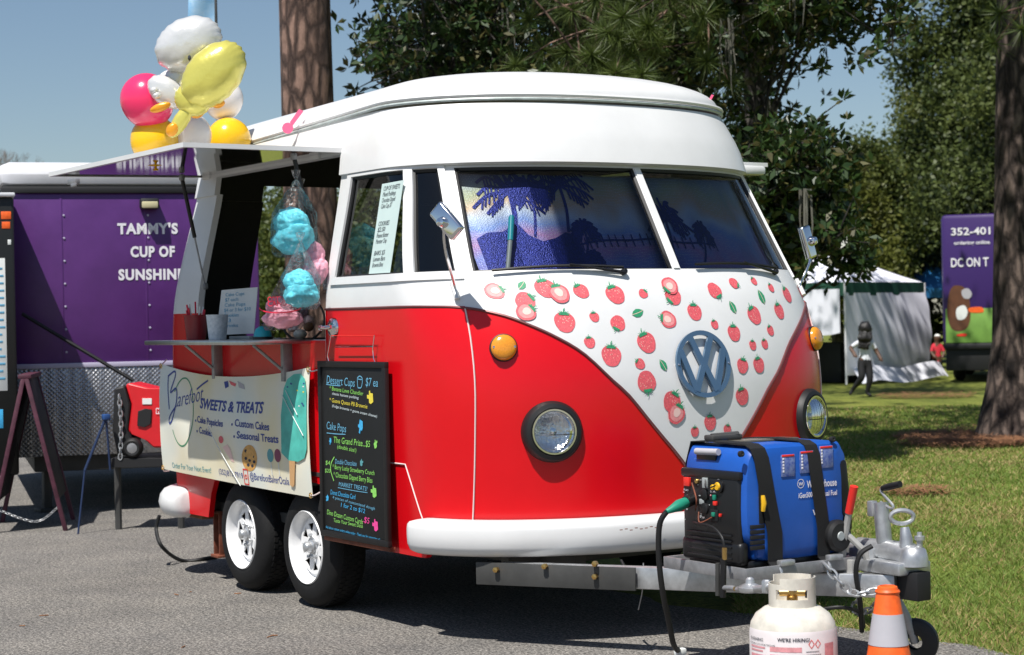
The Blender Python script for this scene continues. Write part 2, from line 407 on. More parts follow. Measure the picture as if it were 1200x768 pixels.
def Sn(u, z, sgn, cap=False):
    d = .4
    a = Sf(u+d, z, sgn, cap)-Sf(max(u-d, 0.01), z, sgn, cap); b = Sf(u, z+.006, sgn, cap)-Sf(u, z-.006, sgn, cap)
    n = a.cross(b)*(1 if sgn > 0 else -1)
    return n.normalized()
def So(u, z, sgn, off, cap=False): return Sf(u, z, sgn, cap)+Sn(u, z, sgn, cap)*off
def xfront(y, z):
    t = min(abs(y)/W0(z), .9999); return N0(z)-D0(z)+D0(z)*math.sqrt(1-t**2.4)
def Pf(y, z, h=0):
    e = .004
    n = Vector((1, -(xfront(y+e, z)-xfront(y-e, z))/(2*e), -(xfront(y, z+e)-xfront(y, z-e))/(2*e))).normalized()
    return Vector((xfront(y, z), y, z))+n*h
def projpx(P):
    d = np.array(P)-CP; z = d@_F; return np.array([600+FPX*(d@_R)/z, 384-FPX*(d@_U)/z])
def pixfront(px, py, y=0., z=1.3):
    v = np.array([y, z], float); tg = np.array([px, py])
    for _ in range(40):
        f0 = projpx(Pf(*v))-tg
        J = np.column_stack([(projpx(Pf(v[0]+.002, v[1]))-tg-f0)/.002, (projpx(Pf(v[0], v[1]+.002))-tg-f0)/.002])
        d = np.linalg.lstsq(J, -f0, rcond=None)[0]; v = v+np.clip(d, -.12, .12)*.8
        v[0] = np.clip(v[0], -1.06, 1.06); v[1] = np.clip(v[1], .4, 2.2)
    return float(v[0]), float(v[1])
KEYS = [((0, 0), 1), ((.55, .55), 26), ((53.15, 53.15), 4), ((58.9, 59.3), 6), ((75.4, 70.1), 3), ((80.6, 74.5), 18), ((160.1, 153.7), 2), ((169, 169), 30), ((320, 320), 6), ((350, 350), 16), ((429.6, 429.6), 3), ((440, 440), 0)]
HALF = []
for i, (k, n) in enumerate(KEYS):
    if n == 0: HALF.append(k); break
    k2 = KEYS[i+1][0]
    for j in range(n): t = j/n; HALF.append((k[0]+(k2[0]-k[0])*t, k[1]+(k2[1]-k[1])*t))
COLS = [(*c, -1) for c in HALF[::-1]]+[(*c, 1) for c in HALF[1:]]
def ucol(c, z): return c[0]+(c[1]-c[0])*min(1, max(0, (z-1.585)/.48))
def umid(i): return (COLS[i][0]+COLS[i+1][0])/2
def sgn_of(i): return COLS[i][2] if COLS[i][0] != 0 else COLS[i+1][2]
Vt = smt([(0, .60), (2.5, .70), (5.6, .79), (9.6, .885), (12.9, .963), (16.9, 1.055), (21, 1.125), (27.5, 1.24), (34.2, 1.313), (41.3, 1.369), (48, 1.409), (58.6, 1.442), (75, 1.452), (90, 1.455)])
def zV(u): return Vt(u) if u < 90 else 1.455
def zbot(c):
    P = Sf(c[0], .4, c[2]); x = P.x
    if c[0] < 82: return .43
    if c[0] > 440-90-2 or c[0] < 90: return .35
    d = abs(x+1.975)/.80
    return .35+(.27*(1-d**6)**(1/3) if d < 1 else 0)
HZ0, HZ1 = 1.305, 2.19
trailer = thing('food_trailer', 'red and white bus-shaped food trailer with strawberry decals and open serving hatch', 'food trailer', (-1.6, 0, 0))
def solid(o, t, mo=1, rim=0):
    m = o.modifiers.new('thickness', 'SOLIDIFY'); m.thickness = t; m.offset = -1; m.material_offset = mo; m.material_offset_rim = rim; e = o.modifiers.new('crisp', 'EDGE_SPLIT'); e.split_angle = R_(45); e.use_edge_sharp = False; return o
# lower red shell
b = MB(); rows = 8
def lowpt(i, j):
    c = COLS[i]; z0 = zbot(c); z2 = zV(c[0]); z1 = min(HZ0, z0+.88*(z2-z0))
    z = z0+(z1-z0)*j/rows if j <= rows else z1+(z2-z1)*(j-rows)/2
    return Sf(c[0], z, c[2])
def isopen(i): return 169 < umid(i) < 320
def isrear(i): return umid(i) > 429.6
b.grid(lowpt, range(len(COLS)), range(rows+3), skip=lambda i, j: j >= rows and (isopen(i) or isrear(i)))
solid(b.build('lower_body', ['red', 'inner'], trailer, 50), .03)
# upper shell with window openings
ZR = [1.47, 1.53, 1.6, 1.68, 1.76, 1.84, 1.92, 2.0, 2.072, 2.1]
b = MB()
def upskip(i, j):
    u = umid(i); z = (ZR[j]+ZR[j+1])/2; um = (ucol(COLS[i], z)+ucol(COLS[i+1], z))/2; k = COLS[i][0], COLS[i+1][0]; lo, hi = min(k), max(k)
    if isopen(i) or isrear(i): return True
    if 1.6 < z < 2.072:
        if lo >= .54 and hi <= 53.2: return True
        if lo >= 58.8 and hi <= 75.5: return True
        if lo >= 80.5 and hi <= 160.2: return True
    return False
def uppt(i, j):
    c = COLS[i]
    if j < 8: z2 = zV(c[0]); return Sf(c[0], z2+(1.47-z2)*j/8, c[2])
    return Sf(ucol(c, ZR[j-8]), ZR[j-8], c[2])
b.grid(uppt, range(len(COLS)), range(len(ZR)+8), skip=lambda i, j: (isopen(i) or isrear(i)) if j < 8 else upskip(i, j-8))
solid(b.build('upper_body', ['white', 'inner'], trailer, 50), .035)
# cap above the windscreen
ZC = [2.092, 2.19, 2.24, 2.29, 2.33, 2.37]
b = MB()
b.grid(lambda i, j: Sf(COLS[i][0], ZC[j], COLS[i][2], True), range(len(COLS)), range(len(ZC)), skip=lambda i, j: j == 0 and (isopen(i) or isrear(i)))
def lip(i, j): return Sf(COLS[i][0], 2.092, COLS[i][2], True) if j else Sf(COLS[i][0], 2.086, COLS[i][2])
o = solid(b.build('roof_cap', ['white', 'inner'], trailer, 50), .03)
b = MB(); b.grid(lip, [i for i in range(len(COLS)) if COLS[i][0] <= 169], (0, 1)); b.build('brow_underside', 'white', trailer, fix=False)
# domed roof and gutter
b = MB()
def dome(i, j):
    ph = j/14*math.pi/2; c = COLS[i]; p = Sf(c[0], 2.39, c[2], True); k = math.cos(ph)
    x = p.x; kx = k**.75
    if x > -1.35: x = -1.35+(x+1.35)*kx
    elif x < -2.7: x = -2.7+(x+2.7)*kx
    x0 = max(0, min(1, (-.9-x)/2.3)); h = .188+.0*x0
    return Vector((x, p.y*k**.85, 2.395-.075*max(0, min(1, (-1.0-p.x)/2.0))*(1-j/14)+h*math.sin(ph)**.8))
b.grid(dome, range(len(COLS)), range(15)); b.build('roof_dome', 'white', trailer, 60)
gp = [So(c[0], 2.385, c[2], .012, True) for c in COLS if c[0] > .3]
for p in gp: p.z -= .004+.075*max(0, min(1, (-1.0-p.x)/2.0))
b = MB(); b.tube(gp, .008, 6, closed=True); b.build('gutter', mat('dull gutter strip', (.42, .47, .46), .5, .2, var=.2, scale=20), trailer)
b = MB(); b.tube([p+Vector((0, 0, .02)) for p in gp], .010, 6, closed=True); b.build('gutter_lip', 'white', trailer)
# belt moulding along the V
b = MB(); b.tube([So(c[0], zV(c[0])-.003, c[2], .003) for c in COLS if .1 < c[0] <= 169], .0065, 6); b.build('belt_moulding', mat('moulding', (.16, .05, .05), .4, .3), trailer)
# floor, chassis and inner walls
b = MB(); b.box((-1.85, 0, .40), (3.1, 1.98, .05)); b.box((-.45, 0, .40), (.45, 1.5, .05)); b.build('floor', 'darksteel', trailer)
b = MB()
for s in (-1, 1): b.box((-1.7, s*.55, .33), (3.3, .06, .1), .004)
for x in (-2.95, -2.0, -1.0, -.35): b.box((x, 0, .33), (.06, 1.5, .08), .004)
b.build('chassis', 'darksteel', trailer)
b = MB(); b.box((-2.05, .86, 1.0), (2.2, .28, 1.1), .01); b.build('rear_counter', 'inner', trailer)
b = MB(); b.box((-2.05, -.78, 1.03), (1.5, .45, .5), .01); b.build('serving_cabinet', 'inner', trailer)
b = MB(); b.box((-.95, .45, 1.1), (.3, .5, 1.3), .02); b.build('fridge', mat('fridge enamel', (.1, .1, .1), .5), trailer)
# panes
def pane(name, k0, k1, z0, z1, sgn, m, off=-.014, n=14, inset=1.0):
    f = MB()
    def pt(a, z):
        q = min(1, max(0, (z-1.585)/.48)); u0 = k0[0]+(k0[1]-k0[0])*q; u1 = k1[0]+(k1[1]-k1[0])*q
        return So(u0+(u1-u0)*a, z, sgn, off)
    us = [i/n for i in range(n+1)]; zs = [z0+(z1-z0)*i/6 for i in range(7)]
    f.grid(pt, us, zs, flip=sgn < 0); o = f.build(name, m, trailer, 60)
    g = MB(); ring = [pt(a, z0) for a in us]+[pt(1, z) for z in zs[1:]]+[pt(a, z1) for a in us[::-1][1:]]+[pt(0, z) for z in zs[::-1][1:-1]]
    g.tube(ring, .013, 6, closed=True); g.build('gasket', 'rubber', o); return o
for s in (-1, 1):
    pane('windscreen_pane', (.55, .55), (53.15, 53.15), 1.6, 2.072, s, 'ws', n=24)
    pane('door_quarter_pane', (58.9, 59.3), (75.4, 70.1), 1.6, 2.072, s, 'glass')
    pane('door_window_pane', (80.6, 74.5), (160.1, 153.7), 1.6, 2.072, s, 'glass')
b = MB()
pts = [Pf(0, z, .006) for z in (1.6, 1.72, 1.84, 1.96, 2.072)]
fn = [(-.017, .0), (.017, .0)]
b.add([p+Vector((0, s*.016, 0)) for p in pts for s in (-1, 1)]+[p+Vector((-.02, s*.016, 0)) for p in pts for s in (-1, 1)],
      [(2*i, 2*i+1, 2*i+3, 2*i+2) for i in range(4)]+[(2*i+1, 11+2*i, 13+2*i, 2*i+3) for i in range(4)]+[(10+2*i, 2*i, 2*i+2, 12+2*i) for i in range(4)])
b.build('centre_post', 'white', trailer)
# doors: raised red panel + white window frame, seam strips
def dlow(u): return .505 if u < 85.4 else (.505+(u-85.4)/14.2*.25 if u < 99.6 else .755)
def hing(z): return 63-(z-.5)*3.8/.94
for s in (-1, 1):
    ul = [hing(1), 64.5]+[66+3*i for i in range(7)]+[85.4, 88, 92, 96, 99.6]+[103+5*i for i in range(14)]+[167.6]
    f = MB(); f.grid(lambda u, t: So((hing(dlow(u)+(1.448-dlow(u))*t) if u == ul[0] else u), dlow(u)+(1.448-dlow(u))*t, s, .004), ul, [i/10 for i in range(11)], flip=s < 0)
    d = f.build('door', 'red', trailer, 60); solid(d, .005, 0)
    g = MB(); g.tube([So(hing(z), z, s, .004) for z in np.linspace(1.44, .505, 16)]+[So(u, dlow(u), s, .004) for u in ul[1:]]+[So(168.2, z, s, .004) for z in np.linspace(.76, 1.45, 8)], .0038, 5); g.build('door_seam', 'seam', d)  # pale tube paints the edge highlight along the door gap
    f = MB(); cs = [c for c in HALF if 56.4 <= c[0] <= 166]; zs = [1.565]+ZR[2:9]+[2.086]
    cs = [(56.6, 56.6)]+[c for c in cs if c[0] > 57.5]
    def fsk(i, j):
        z = (zs[j]+zs[j+1])/2; lo, hi = cs[i][0], cs[i+1][0]
        return 1.6 < z < 2.072 and ((lo >= 58.8 and hi <= 75.5) or (lo >= 80.5 and hi <= 160.2))
    f.grid(lambda i, j: So(ucol(cs[i], zs[j]), zs[j], s, .009), range(len(cs)), range(len(zs)), skip=fsk, flip=s < 0)
    w = f.build('window_frame', 'white', d, 50); solid(w, .009, 0)
    # hinge and handle
    g = MB(); g.tube([So(61, 1.475, s, .012), So(61, 1.55, s, .012)], .012, 10); g.build('hinge', 'white', d)
    g = MB(); p = So(160, 1.365, s, .006); n = Sn(160, 1.365, s)
    g.lathe([(.0, .022), (.018, .022), (.03, .012), (.044, .01), (.048, 0)], 20, mframe(p, n))
    g.tube([p+n*.028+Vector((.03, 0, .004)), p+n*.034, p+n*.03+Vector((-.085, 0, .0))], [.008, .01, .008], 8)
    g.lathe([(0, .012), (.012, .011), (.016, 0)], 12, mframe(p+n*.028+Vector((-.085, 0, 0))-n*.006, n)); g.build('handle', 'chrome', d)
# bumpers
def bumper(us, name, zc, rnd=False, outw=.045):
    f = MB(); ring = []
    prof = [(-.03, -.074), (.03, -.073), (.062, -.060), (.078, -.03), (.081, .01), (.081, .042), (.077, .062), (.064, .073), (.03, .077), (-.03, .078)]
    if rnd: prof = [(-.03, -.085), (.02, -.084), (.055, -.07), (.078, -.04), (.087, 0), (.078, .04), (.055, .07), (.02, .084), (-.03, .085)]
    V = []; n = len(us)
    for i, (u, s) in enumerate(us):
        p = Sf(u, zc, s); nn = Sn(u, zc, s); nn.z = 0; nn.normalize()
        e = min(i, n-1-i); k = 1 if e > 4 else math.sin(math.pi/2*(e+.02)/5)**.6
        V.append([p+nn*(outw*min(1, k+.3)+a*k-(1-k)*.03)+Vector((0, 0, bb*(.25+.75*k))) for a, bb in prof])
    m = len(prof); f.add([q for r in V for q in r], [(i*m+j, (i+1)*m+j, (i+1)*m+j+1, i*m+j+1) for i in range(n-1) for j in range(m-1)])
    f.add(V[0], [tuple(range(m))]); f.add(V[-1], [tuple(range(m))[::-1]])
    return f.build(name, 'white', trailer, 60)
fu = [86.5, 86, 85.2, 84, 82, 79, 75]+[70-3*i for i in range(23)]+[2]
bumper([(u, -1) for u in fu]+[(u, 1) for u in fu[::-1]], 'front_bumper', .455)
ru = [338, 338.6, 339.4, 341, 344, 348, 352]+list(range(357, 432, 6))+[434, 438]
bumper([(u, -1) for u in ru]+[(u, 1) for u in ru[::-1]], 'rear_bumper', .41, True, outw=.02)
# bumper scuffs: chipped edges
b = MB()
for px in np.linspace(728, 775, 9):
    p = at(px, 622+random.uniform(-2, 1.5)-(px-728)*.08, 'x', .245-.0); b.box(p, (.006, .012, .003))
b.build('bumper_scuff', 'rust', trailer)
for px, py, w_ in ((494, 630, .02), (498, 636, .014), (505, 642, .03), (512, 640, .012), (495, 626, .01)):
    b = MB(); P = at(px, py, 'y', -1.135); b.tube([Vector(P)+Vector((0, .004, 0)), Vector(P)+Vector((w_, .002, random.uniform(-.008, .008)))], .002, 4); b.build('bumper_scuff', 'rust', trailer)
# headlamps, indicators
for s in (-1, 1):
    n = Vector((math.cos(R_(19)), s*math.sin(R_(19)), .03)).normalized(); c = Vector((0, s*.723, .906))
    c = Vector(Pf(s*.723, .906))-n*.012; M = mframe(c, n)
    f = MB(); f.lathe([(.128, -.05), (.132, .0), (.131, .03), (.120, .048), (.104, .053), (.096, .046), (.092, .030)], 40, M); hl = f.build('headlight', 'rubber', trailer)
    f = MB(); f.lathe([(.099, .046), (.097, .056), (.090, .056), (.086, .046)], 40, M); f.build('chrome_rim', 'chrome', hl)
    f = MB(); f.lathe([(.088, .050), (.078, .036), (.055, .026), (.028, .022), (.0, .022)], 40, M); f.build('reflector', 'reflector', hl)
    f = MB(); f.lathe([(.0, .044), (.012, .042), (.016, .034), (.016, .02)], 14, M); f.build('bulb', 'chrome', hl)
    f = MB(); f.lathe([(0, .072), (.03, .070), (.06, .063), (.08, .053), (.088, .046)], 40, M)
    f.build('lens', 'lens', hl)
    f = MB()
    for k in range(-3, 4): f.tube([M @ Vector((k*.02, yy, .074-(yy*yy+(k*.02)**2)*2.6)) for yy in np.linspace(-math.sqrt(.0066-(k*.02)**2), math.sqrt(.0066-(k*.02)**2), 7)], .0016, 4)
    f.tube([M @ Vector((xx, -.012, .074-xx*xx*2.6)) for xx in np.linspace(-.08, .08, 9)], .0016, 4); f.build('lens_rib', 'lens', hl)
    p = Pf(s*.875, 1.266); n = (Pf(s*.875, 1.266, .01)-p).normalized(); n = (n+Vector((.5, 0, 0))).normalized(); M = mframe(p, n)
    f = MB(); f.lathe([(.060, -.02), (.060, .012), (.056, .014)], 28, M); ti = f.build('turn_signal', 'rubber', trailer)
    f = MB(); f.lathe([(.056, .010), (.054, .026), (.044, .036), (.02, .040), (0, .041)], 28, M); f.build('lens', 'amber', ti)
    for k in (-1, 1): f = MB(); f.lathe([(.006, .02), (.006, .036), (0, .037)], 8, M @ Matrix.Translation((k*.044, 0, 0))); f.build('screw', 'chrome', ti)
# emblem
ec = Vector((.122, 0, 1.172)); en = Vector((1, 0, .17)).normalized(); EF = frame(ec+en*.006, (0, 1, 0), Vector((0, 0, 1))-en*en.z)
b = MB(); RR = .15
b.poly([circ(0, 0, RR, 48), circ(0, 0, RR*.86, 48)[::-1]], EF, .012)
def bar(p, q, w):
    p = Vector((*p, 0))*RR; q = Vector((*q, 0))*RR; d = (q-p).normalized(); nn = Vector((-d.y, d.x, 0))*w*RR/2
    return [tuple((p-nn)[:2]), tuple((q-nn)[:2]), tuple((q+nn)[:2]), tuple((p+nn)[:2])]
for k, (p, q) in enumerate((((-.40, .84), (-.02, -.02)), ((.40, .84), (.02, -.02)), ((-.80, .42), (-.37, -.80)), ((.80, .42), (.37, -.80)), ((-.37, -.80), (.0, .0)), ((.37, -.80), (.0, .0)))):
    b.poly([bar(p, q, .19)], EF, .0125+.0004*k)
em = b.build('emblem', 'emblem', trailer, 30)
for (a, c2) in ((-.93, .0), (.93, .0)): b = MB(); b.lathe([(.006, -.025), (.006, .014), (.003, .017), (0, .017)], 8, mframe(EF(a*RR, c2*RR, 0), en)); b.build('screw', 'chrome', em)
# strawberry decals
def straw(px, py, r, rot, kind='w'):
    y0, z0 = pixfront(px, py, (px-822)/330., 1.3); e = .004
    dxdy = (xfront(y0+e, z0)-xfront(y0-e, z0))/(2*e); ky = 1/math.sqrt(1+dxdy**2); dxdz = (xfront(y0, z0+e)-xfront(y0, z0-e))/(2*e); kz = 1/math.sqrt(1+dxdz**2)
    c, s_ = math.cos(R_(rot)), math.sin(R_(rot))
    def fn(a, b_, h=0):
        X = (a*c-b_*s_)*r; Y = (a*s_+b_*c)*r; return Pf(y0+X*ky, z0+Y*kz, .0022+h)
    f = MB()
    if kind == 'leaf':
        f.poly([[(-.05, -1), (.45, -.6), (.62, 0), (.45, .55), (.0, 1), (-.4, .5), (-.58, 0), (-.42, -.6)]], fn, mi=1)
        stroke([(-.05, -.95), (.03, 0), (0, .9)], fn, .07, f, 3, .0006)
        return f.build('leaf_decal', ['sred', 'sgreen', 'spink', 'seed'], trailer, smooth=False)
    def berry(ox, oy, half):
        out = []
        for k in range(26):
            t = 2*math.pi*k/26; q = math.sin(t); rr = .86*(1-.10*q)+(.10 if q < -.8 else 0); x = rr*math.cos(t)*(1+.16*q); yb = .98*q if q < 0 else .78*q
            out.append((ox+x, oy+yb))
        f.poly([out], fn, mi=0)
        if half:
            f.poly([[(ox+(x-ox)*.78, oy+(yb-oy)*.78) for x, yb in out]], lambda a, b_, h: fn(a, b_, .0006), mi=2)
            f.poly([[(ox+(x-ox)*.40, oy+.05+(yb-oy)*.45) for x, yb in out]], lambda a, b_, h: fn(a, b_, .0012), mi=4)
        else:
            for q in range(16 if r > .05 else 8):
                aa = random.uniform(0, 6.28); ra = math.sqrt(random.random())*.68; sx, sy = ox+ra*math.cos(aa), oy+ra*math.sin(aa)*.9
                f.poly([[(sx, sy-.055), (sx+.03, sy), (sx, sy+.055), (sx-.03, sy)]], lambda a, b_, h: fn(a, b_, .0006), mi=3)
        for q in range(7):
            aa = R_(18+24*q); x, yb = ox+.0+math.cos(aa)*.62, oy+.62+math.sin(aa)*.46*(1 if q % 2 else .7)
            bx = ox+math.cos(aa)*.1
            f.poly([[(ox+math.cos(aa+.35)*.2, oy+.58+math.sin(aa+.35)*.12), (ox+math.cos(aa-.35)*.2, oy+.58+math.sin(aa-.35)*.12), (x, yb)][::-1]], lambda a, b_, h: fn(a, b_, .0018+.0001*q), mi=1)
        f.poly([[(ox-.45, oy+.52), (ox+.45, oy+.52), (ox+.25, oy+.78), (ox-.25, oy+.78)]], lambda a, b_, h: fn(a, b_, .0017), mi=1)
        stroke([(ox, oy+.75), (ox+.04, oy+.98), (ox+.12, oy+1.14)], fn, .07, f, 1, .0026)
    if kind == 'd': berry(-.42, .32, False); fn0 = fn; fn = (lambda a, b_, h=0: fn0(a, b_, h+.003)); berry(.42, -.38, True)
    else: berry(0, 0, kind == 'h')
    return f.build('strawberry_decal', ['sred', 'sgreen', 'spink', 'seed', 'spale'], trailer, smooth=False)
SBL = [(110, 85, 30, -75, 'h'), (195, 67, 17, -40, 'leaf'), (291, 82, 33, 10, 'd'), (383, 84, 25, 25, 'w'), (210, 133, 30, -60, 'd'), (492, 94, 32, 15, 'w'), (332, 182, 33, -5, 'w'), (426, 167, 16, 5, 'w'), (583, 93, 16, -50, 'w'), (671, 88, 30, 130, 'd'), (501, 190, 25, 150, 'w'), (565, 155, 20, -70, 'leaf'), (660, 176, 29, 75, 'h'), (411, 248, 18, 5, 'w'), (481, 289, 33, -5, 'w'), (592, 247, 33, 20, 'w'), (571, 317, 17, 50, 'w'), (646, 322, 18, 30, 'leaf'), (594, 378, 33, 185, 'w'), (746, 150, 28, 0, 'w'), (812, 86, 28, 205, 'w'), (868, 137, 20, 20, 'leaf'), (873, 61, 20, -120, 'w'), (935, 53, 13, 30, 'w'), (960, 104, 20, 15, 'leaf'), (990, 74, 14, 20, 'w'), (1041, 95, 25, 25, 'w'), (1083, 86, 24, 25, 'w'), (1016, 147, 24, 10, 'w'), (936, 160, 27, 25, 'w'), (810, 191, 15, 15, 'w'), (872, 217, 27, 0, 'w'), (988, 210, 15, 20, 'w'), (932, 257, 14, 0, 'w'), (970, 253, 14, 15, 'w'), (900, 322, 21, -15, 'w'), (951, 319, 22, 10, 'w'), (898, 419, 28, 15, 'w'), (682, 454, 32, -30, 'd'), (747, 533, 16, 5, 'w'), (796, 503, 24, 5, 'w'), (851, 526, 16, -5, 'w')]
for X, Y, r, rot, k in SBL: straw(540+X/2.727, 310+Y/2.727, r/2.727/272*(1.2 if X < 900 else 1.4), rot, k)
# wipers and mirrors
for s, xa, ya, xb, yb in ((-1, 577, 320, 728, 316.5), (1, 812, 313, 905, 317)):
    A = pixfront(xa, ya, s*.6, 1.6); B = pixfront(xb, yb, s*.3, 1.6); f = MB()
    L = [Pf(A[0]+(B[0]-A[0])*t, A[1]+(B[1]-A[1])*t+.012*math.sin(math.pi*t), .022) for t in np.linspace(0, 1, 12)]
    f.tube(L, .007, 6); w = f.build('wiper', 'rubber', trailer)
    f = MB(); pv = B if s > 0 else B
    base = Pf(pv[0], pv[1]-.012, .0); f.lathe([(.014, -.01), (.014, .022), (.009, .03), (0, .03)], 12, mframe(base, (1, 0, .3)))
    f.tube([base+Vector((.025, 0, 0)), L[6]+Vector((.012, 0, .006))], [.008, .005], 6); f.build('wiper_arm', 'black', w)
def mirror(s, pc, base, tilt, sx):
    g = MB(); pc = Vector(pc); base = Vector(base)
    g.tube(catmull([base+Vector((0, 0, -.06)), base, base+(pc-base)*.5+Vector((.01, s*.03, .01)), pc+Vector((-.02, 0, -.035)), pc], 5), .0075, 8)
    mo = g.build('wing_mirror', 'chrome', trailer)
    if s < 0: ey = (Vector(_R)*.64-Vector(_U)*.77-Vector(_F)*.45).normalized(); nx = -Vector(_F)*.75-Vector(_U)*.05-Vector(_R)*.35
    else: ey = Vector((-.05, -.25, .95)).normalized(); nx = Vector((1, .35, .1))
    nx = (nx-ey*nx.dot(ey)).normalized(); rot = Matrix((nx, ey, nx.cross(ey))).transposed()
    g = MB(); g.box(pc, (.026, .165, .08), .024, rot, seg=4); g.build('mirror_shell', 'chrome', mo)
    g = MB(); g.box(pc+rot @ Vector((-.0155, 0, 0)), (.004, .16, .074), .001, rot); g.build('mirror_glass', mat('mirror glass', (.8, .82, .8), .02, 1), mo)
    g = MB(); g.lathe([(.02, -.02), (.026, .0), (.018, .022), (0, .026)], 12, mframe(pc+rot @ Vector((.016, 0, -.012)), rot @ Vector((1, 0, 0)))); g.build('mirror_joint', 'chrome', mo)
mirror(-1, at(523, 259, 'x', -.15), So(60.5, 1.52, -1, .012), R_(-38), -32)
mirror(1, at(947, 284, 'x', -.36), So(60.5, 1.52, 1, .012), R_(28), 70)
# ---- awning flaps, struts, shelf
def flap(s, yw, x0, x1):
    y0 = s*.992; f = MB(); n = 12
    def top(i, t, dz):
        k = i/n; x = x0+(x1-x0)*t+.17*t*(1-k); return Vector((x, y0+s*(yw*k), 2.205+dz))
    for dz, fl in ((.014, s > 0), (0, s < 0)):
        f.grid(lambda i, t: top(i, t, dz), range(n+1), [0, .25, .5, .75, 1], flip=fl, mi=0 if dz else 1)
    edge = [(i, 0) for i in range(n+1)]+[(n, t) for t in (.25, .5, .75, 1)]+[(i, 1) for i in range(n-1, -1, -1)]
    V = [top(i, t, .016) for i, t in edge]+[top(i, t, -.006) for i, t in edge]; k = len(edge)
    f.add(V, [(i, i+1, k+i+1, k+i) for i in range(k-1)])
    V2 = [top(i, t, -.006)*1 for i, t in edge]+[top(max(i-.35, 0) if t in (0, 1) or True else i, min(max(t, .015), .985), -.006) for i, t in edge]
    f.add(V2, [(i, i+1, k+i+1, k+i) for i in range(k-1)])
    return f.build('awning_flap', ['white', 'mirrorfoil'], trailer, 30)
fl = flap(-1, .815, -1.335, -3.15)
for x in (-1.6, -2.9): b = MB(); b.box((x, -1.0, 2.2), (.1, .03, .03), .006); b.build('flap_hinge', 'white', fl)
b = MB(); p = at(80, 212, 'z', 2.19); b.box((p[0], p[1]+.03, 2.185), (.12, .03, .03), .004); b.box((p[0]+.03, p[1]+.02, 2.165), (.07, .012, .02), .003); b.build('flap_latch', 'steel', fl)
fl2 = flap(1, .63, -1.30, -2.9)
b = MB(); b.box((-1.24, 1.45, 2.17), (.07, .16, .05), .015); b.build('flap_lamp', 'white', fl2)
def strut(A, B_, r1=.011, r2=.005, k=.55):
    A = Vector(A); B_ = Vector(B_); m = A+(B_-A)*k
    f = MB(); f.tube([A, m], r1, 10); st = f.build('gas_strut', 'black', trailer)
    f = MB(); f.tube([m, B_], r2, 8); f.build('strut_rod', 'steel', st)
    for q in (A, B_): f = MB(); f.box(q, (.03, .028, .035), .008); f.build('strut_mount', 'steel', st)
strut((-2.81, -1.19, 2.185), (-2.84, -1.055, 1.6))
strut((-1.46, -1.19, 2.185), (-1.40, -1.06, 1.56))
b = MB(); b.box((-2.115, -1.27, 1.302), (1.23, .37, .022), .004); sh = b.build('serving_shelf', 'alloy', trailer)
for x in (-1.72, -2.55): b = MB(); b.box((x, -1.118, 1.20), (.03, .06, .19), .002); b.tube([(x, -1.12, 1.14), (x, -1.30, 1.287)], .008, 6); b.build('shelf_bracket', 'steel', sh)
b = MB(); b.box((-2.09, -1.06, 1.30), (1.50, .05, .02), .003); b.build('hatch_sill', 'alloy', trailer)
# rear stabiliser, cable loop
b = MB(); p = at(258, 604, 'y', -.98); 
for dx in (-.035, .035): b.box((p[0]+dx, -.98, .25), (.012, .05, .25), .002)
b.box((p[0], -.98, .13), (.10, .08, .016), .003); b.box((p[0], -.98, .37), (.10, .08, .016), .003); b.build('stabiliser_leg', 'rust', trailer)
b = MB(); b.box((-3.2, -.95, .325), (.3, .12, .02), .002); b.build('rear_crossmember', 'wood', trailer)
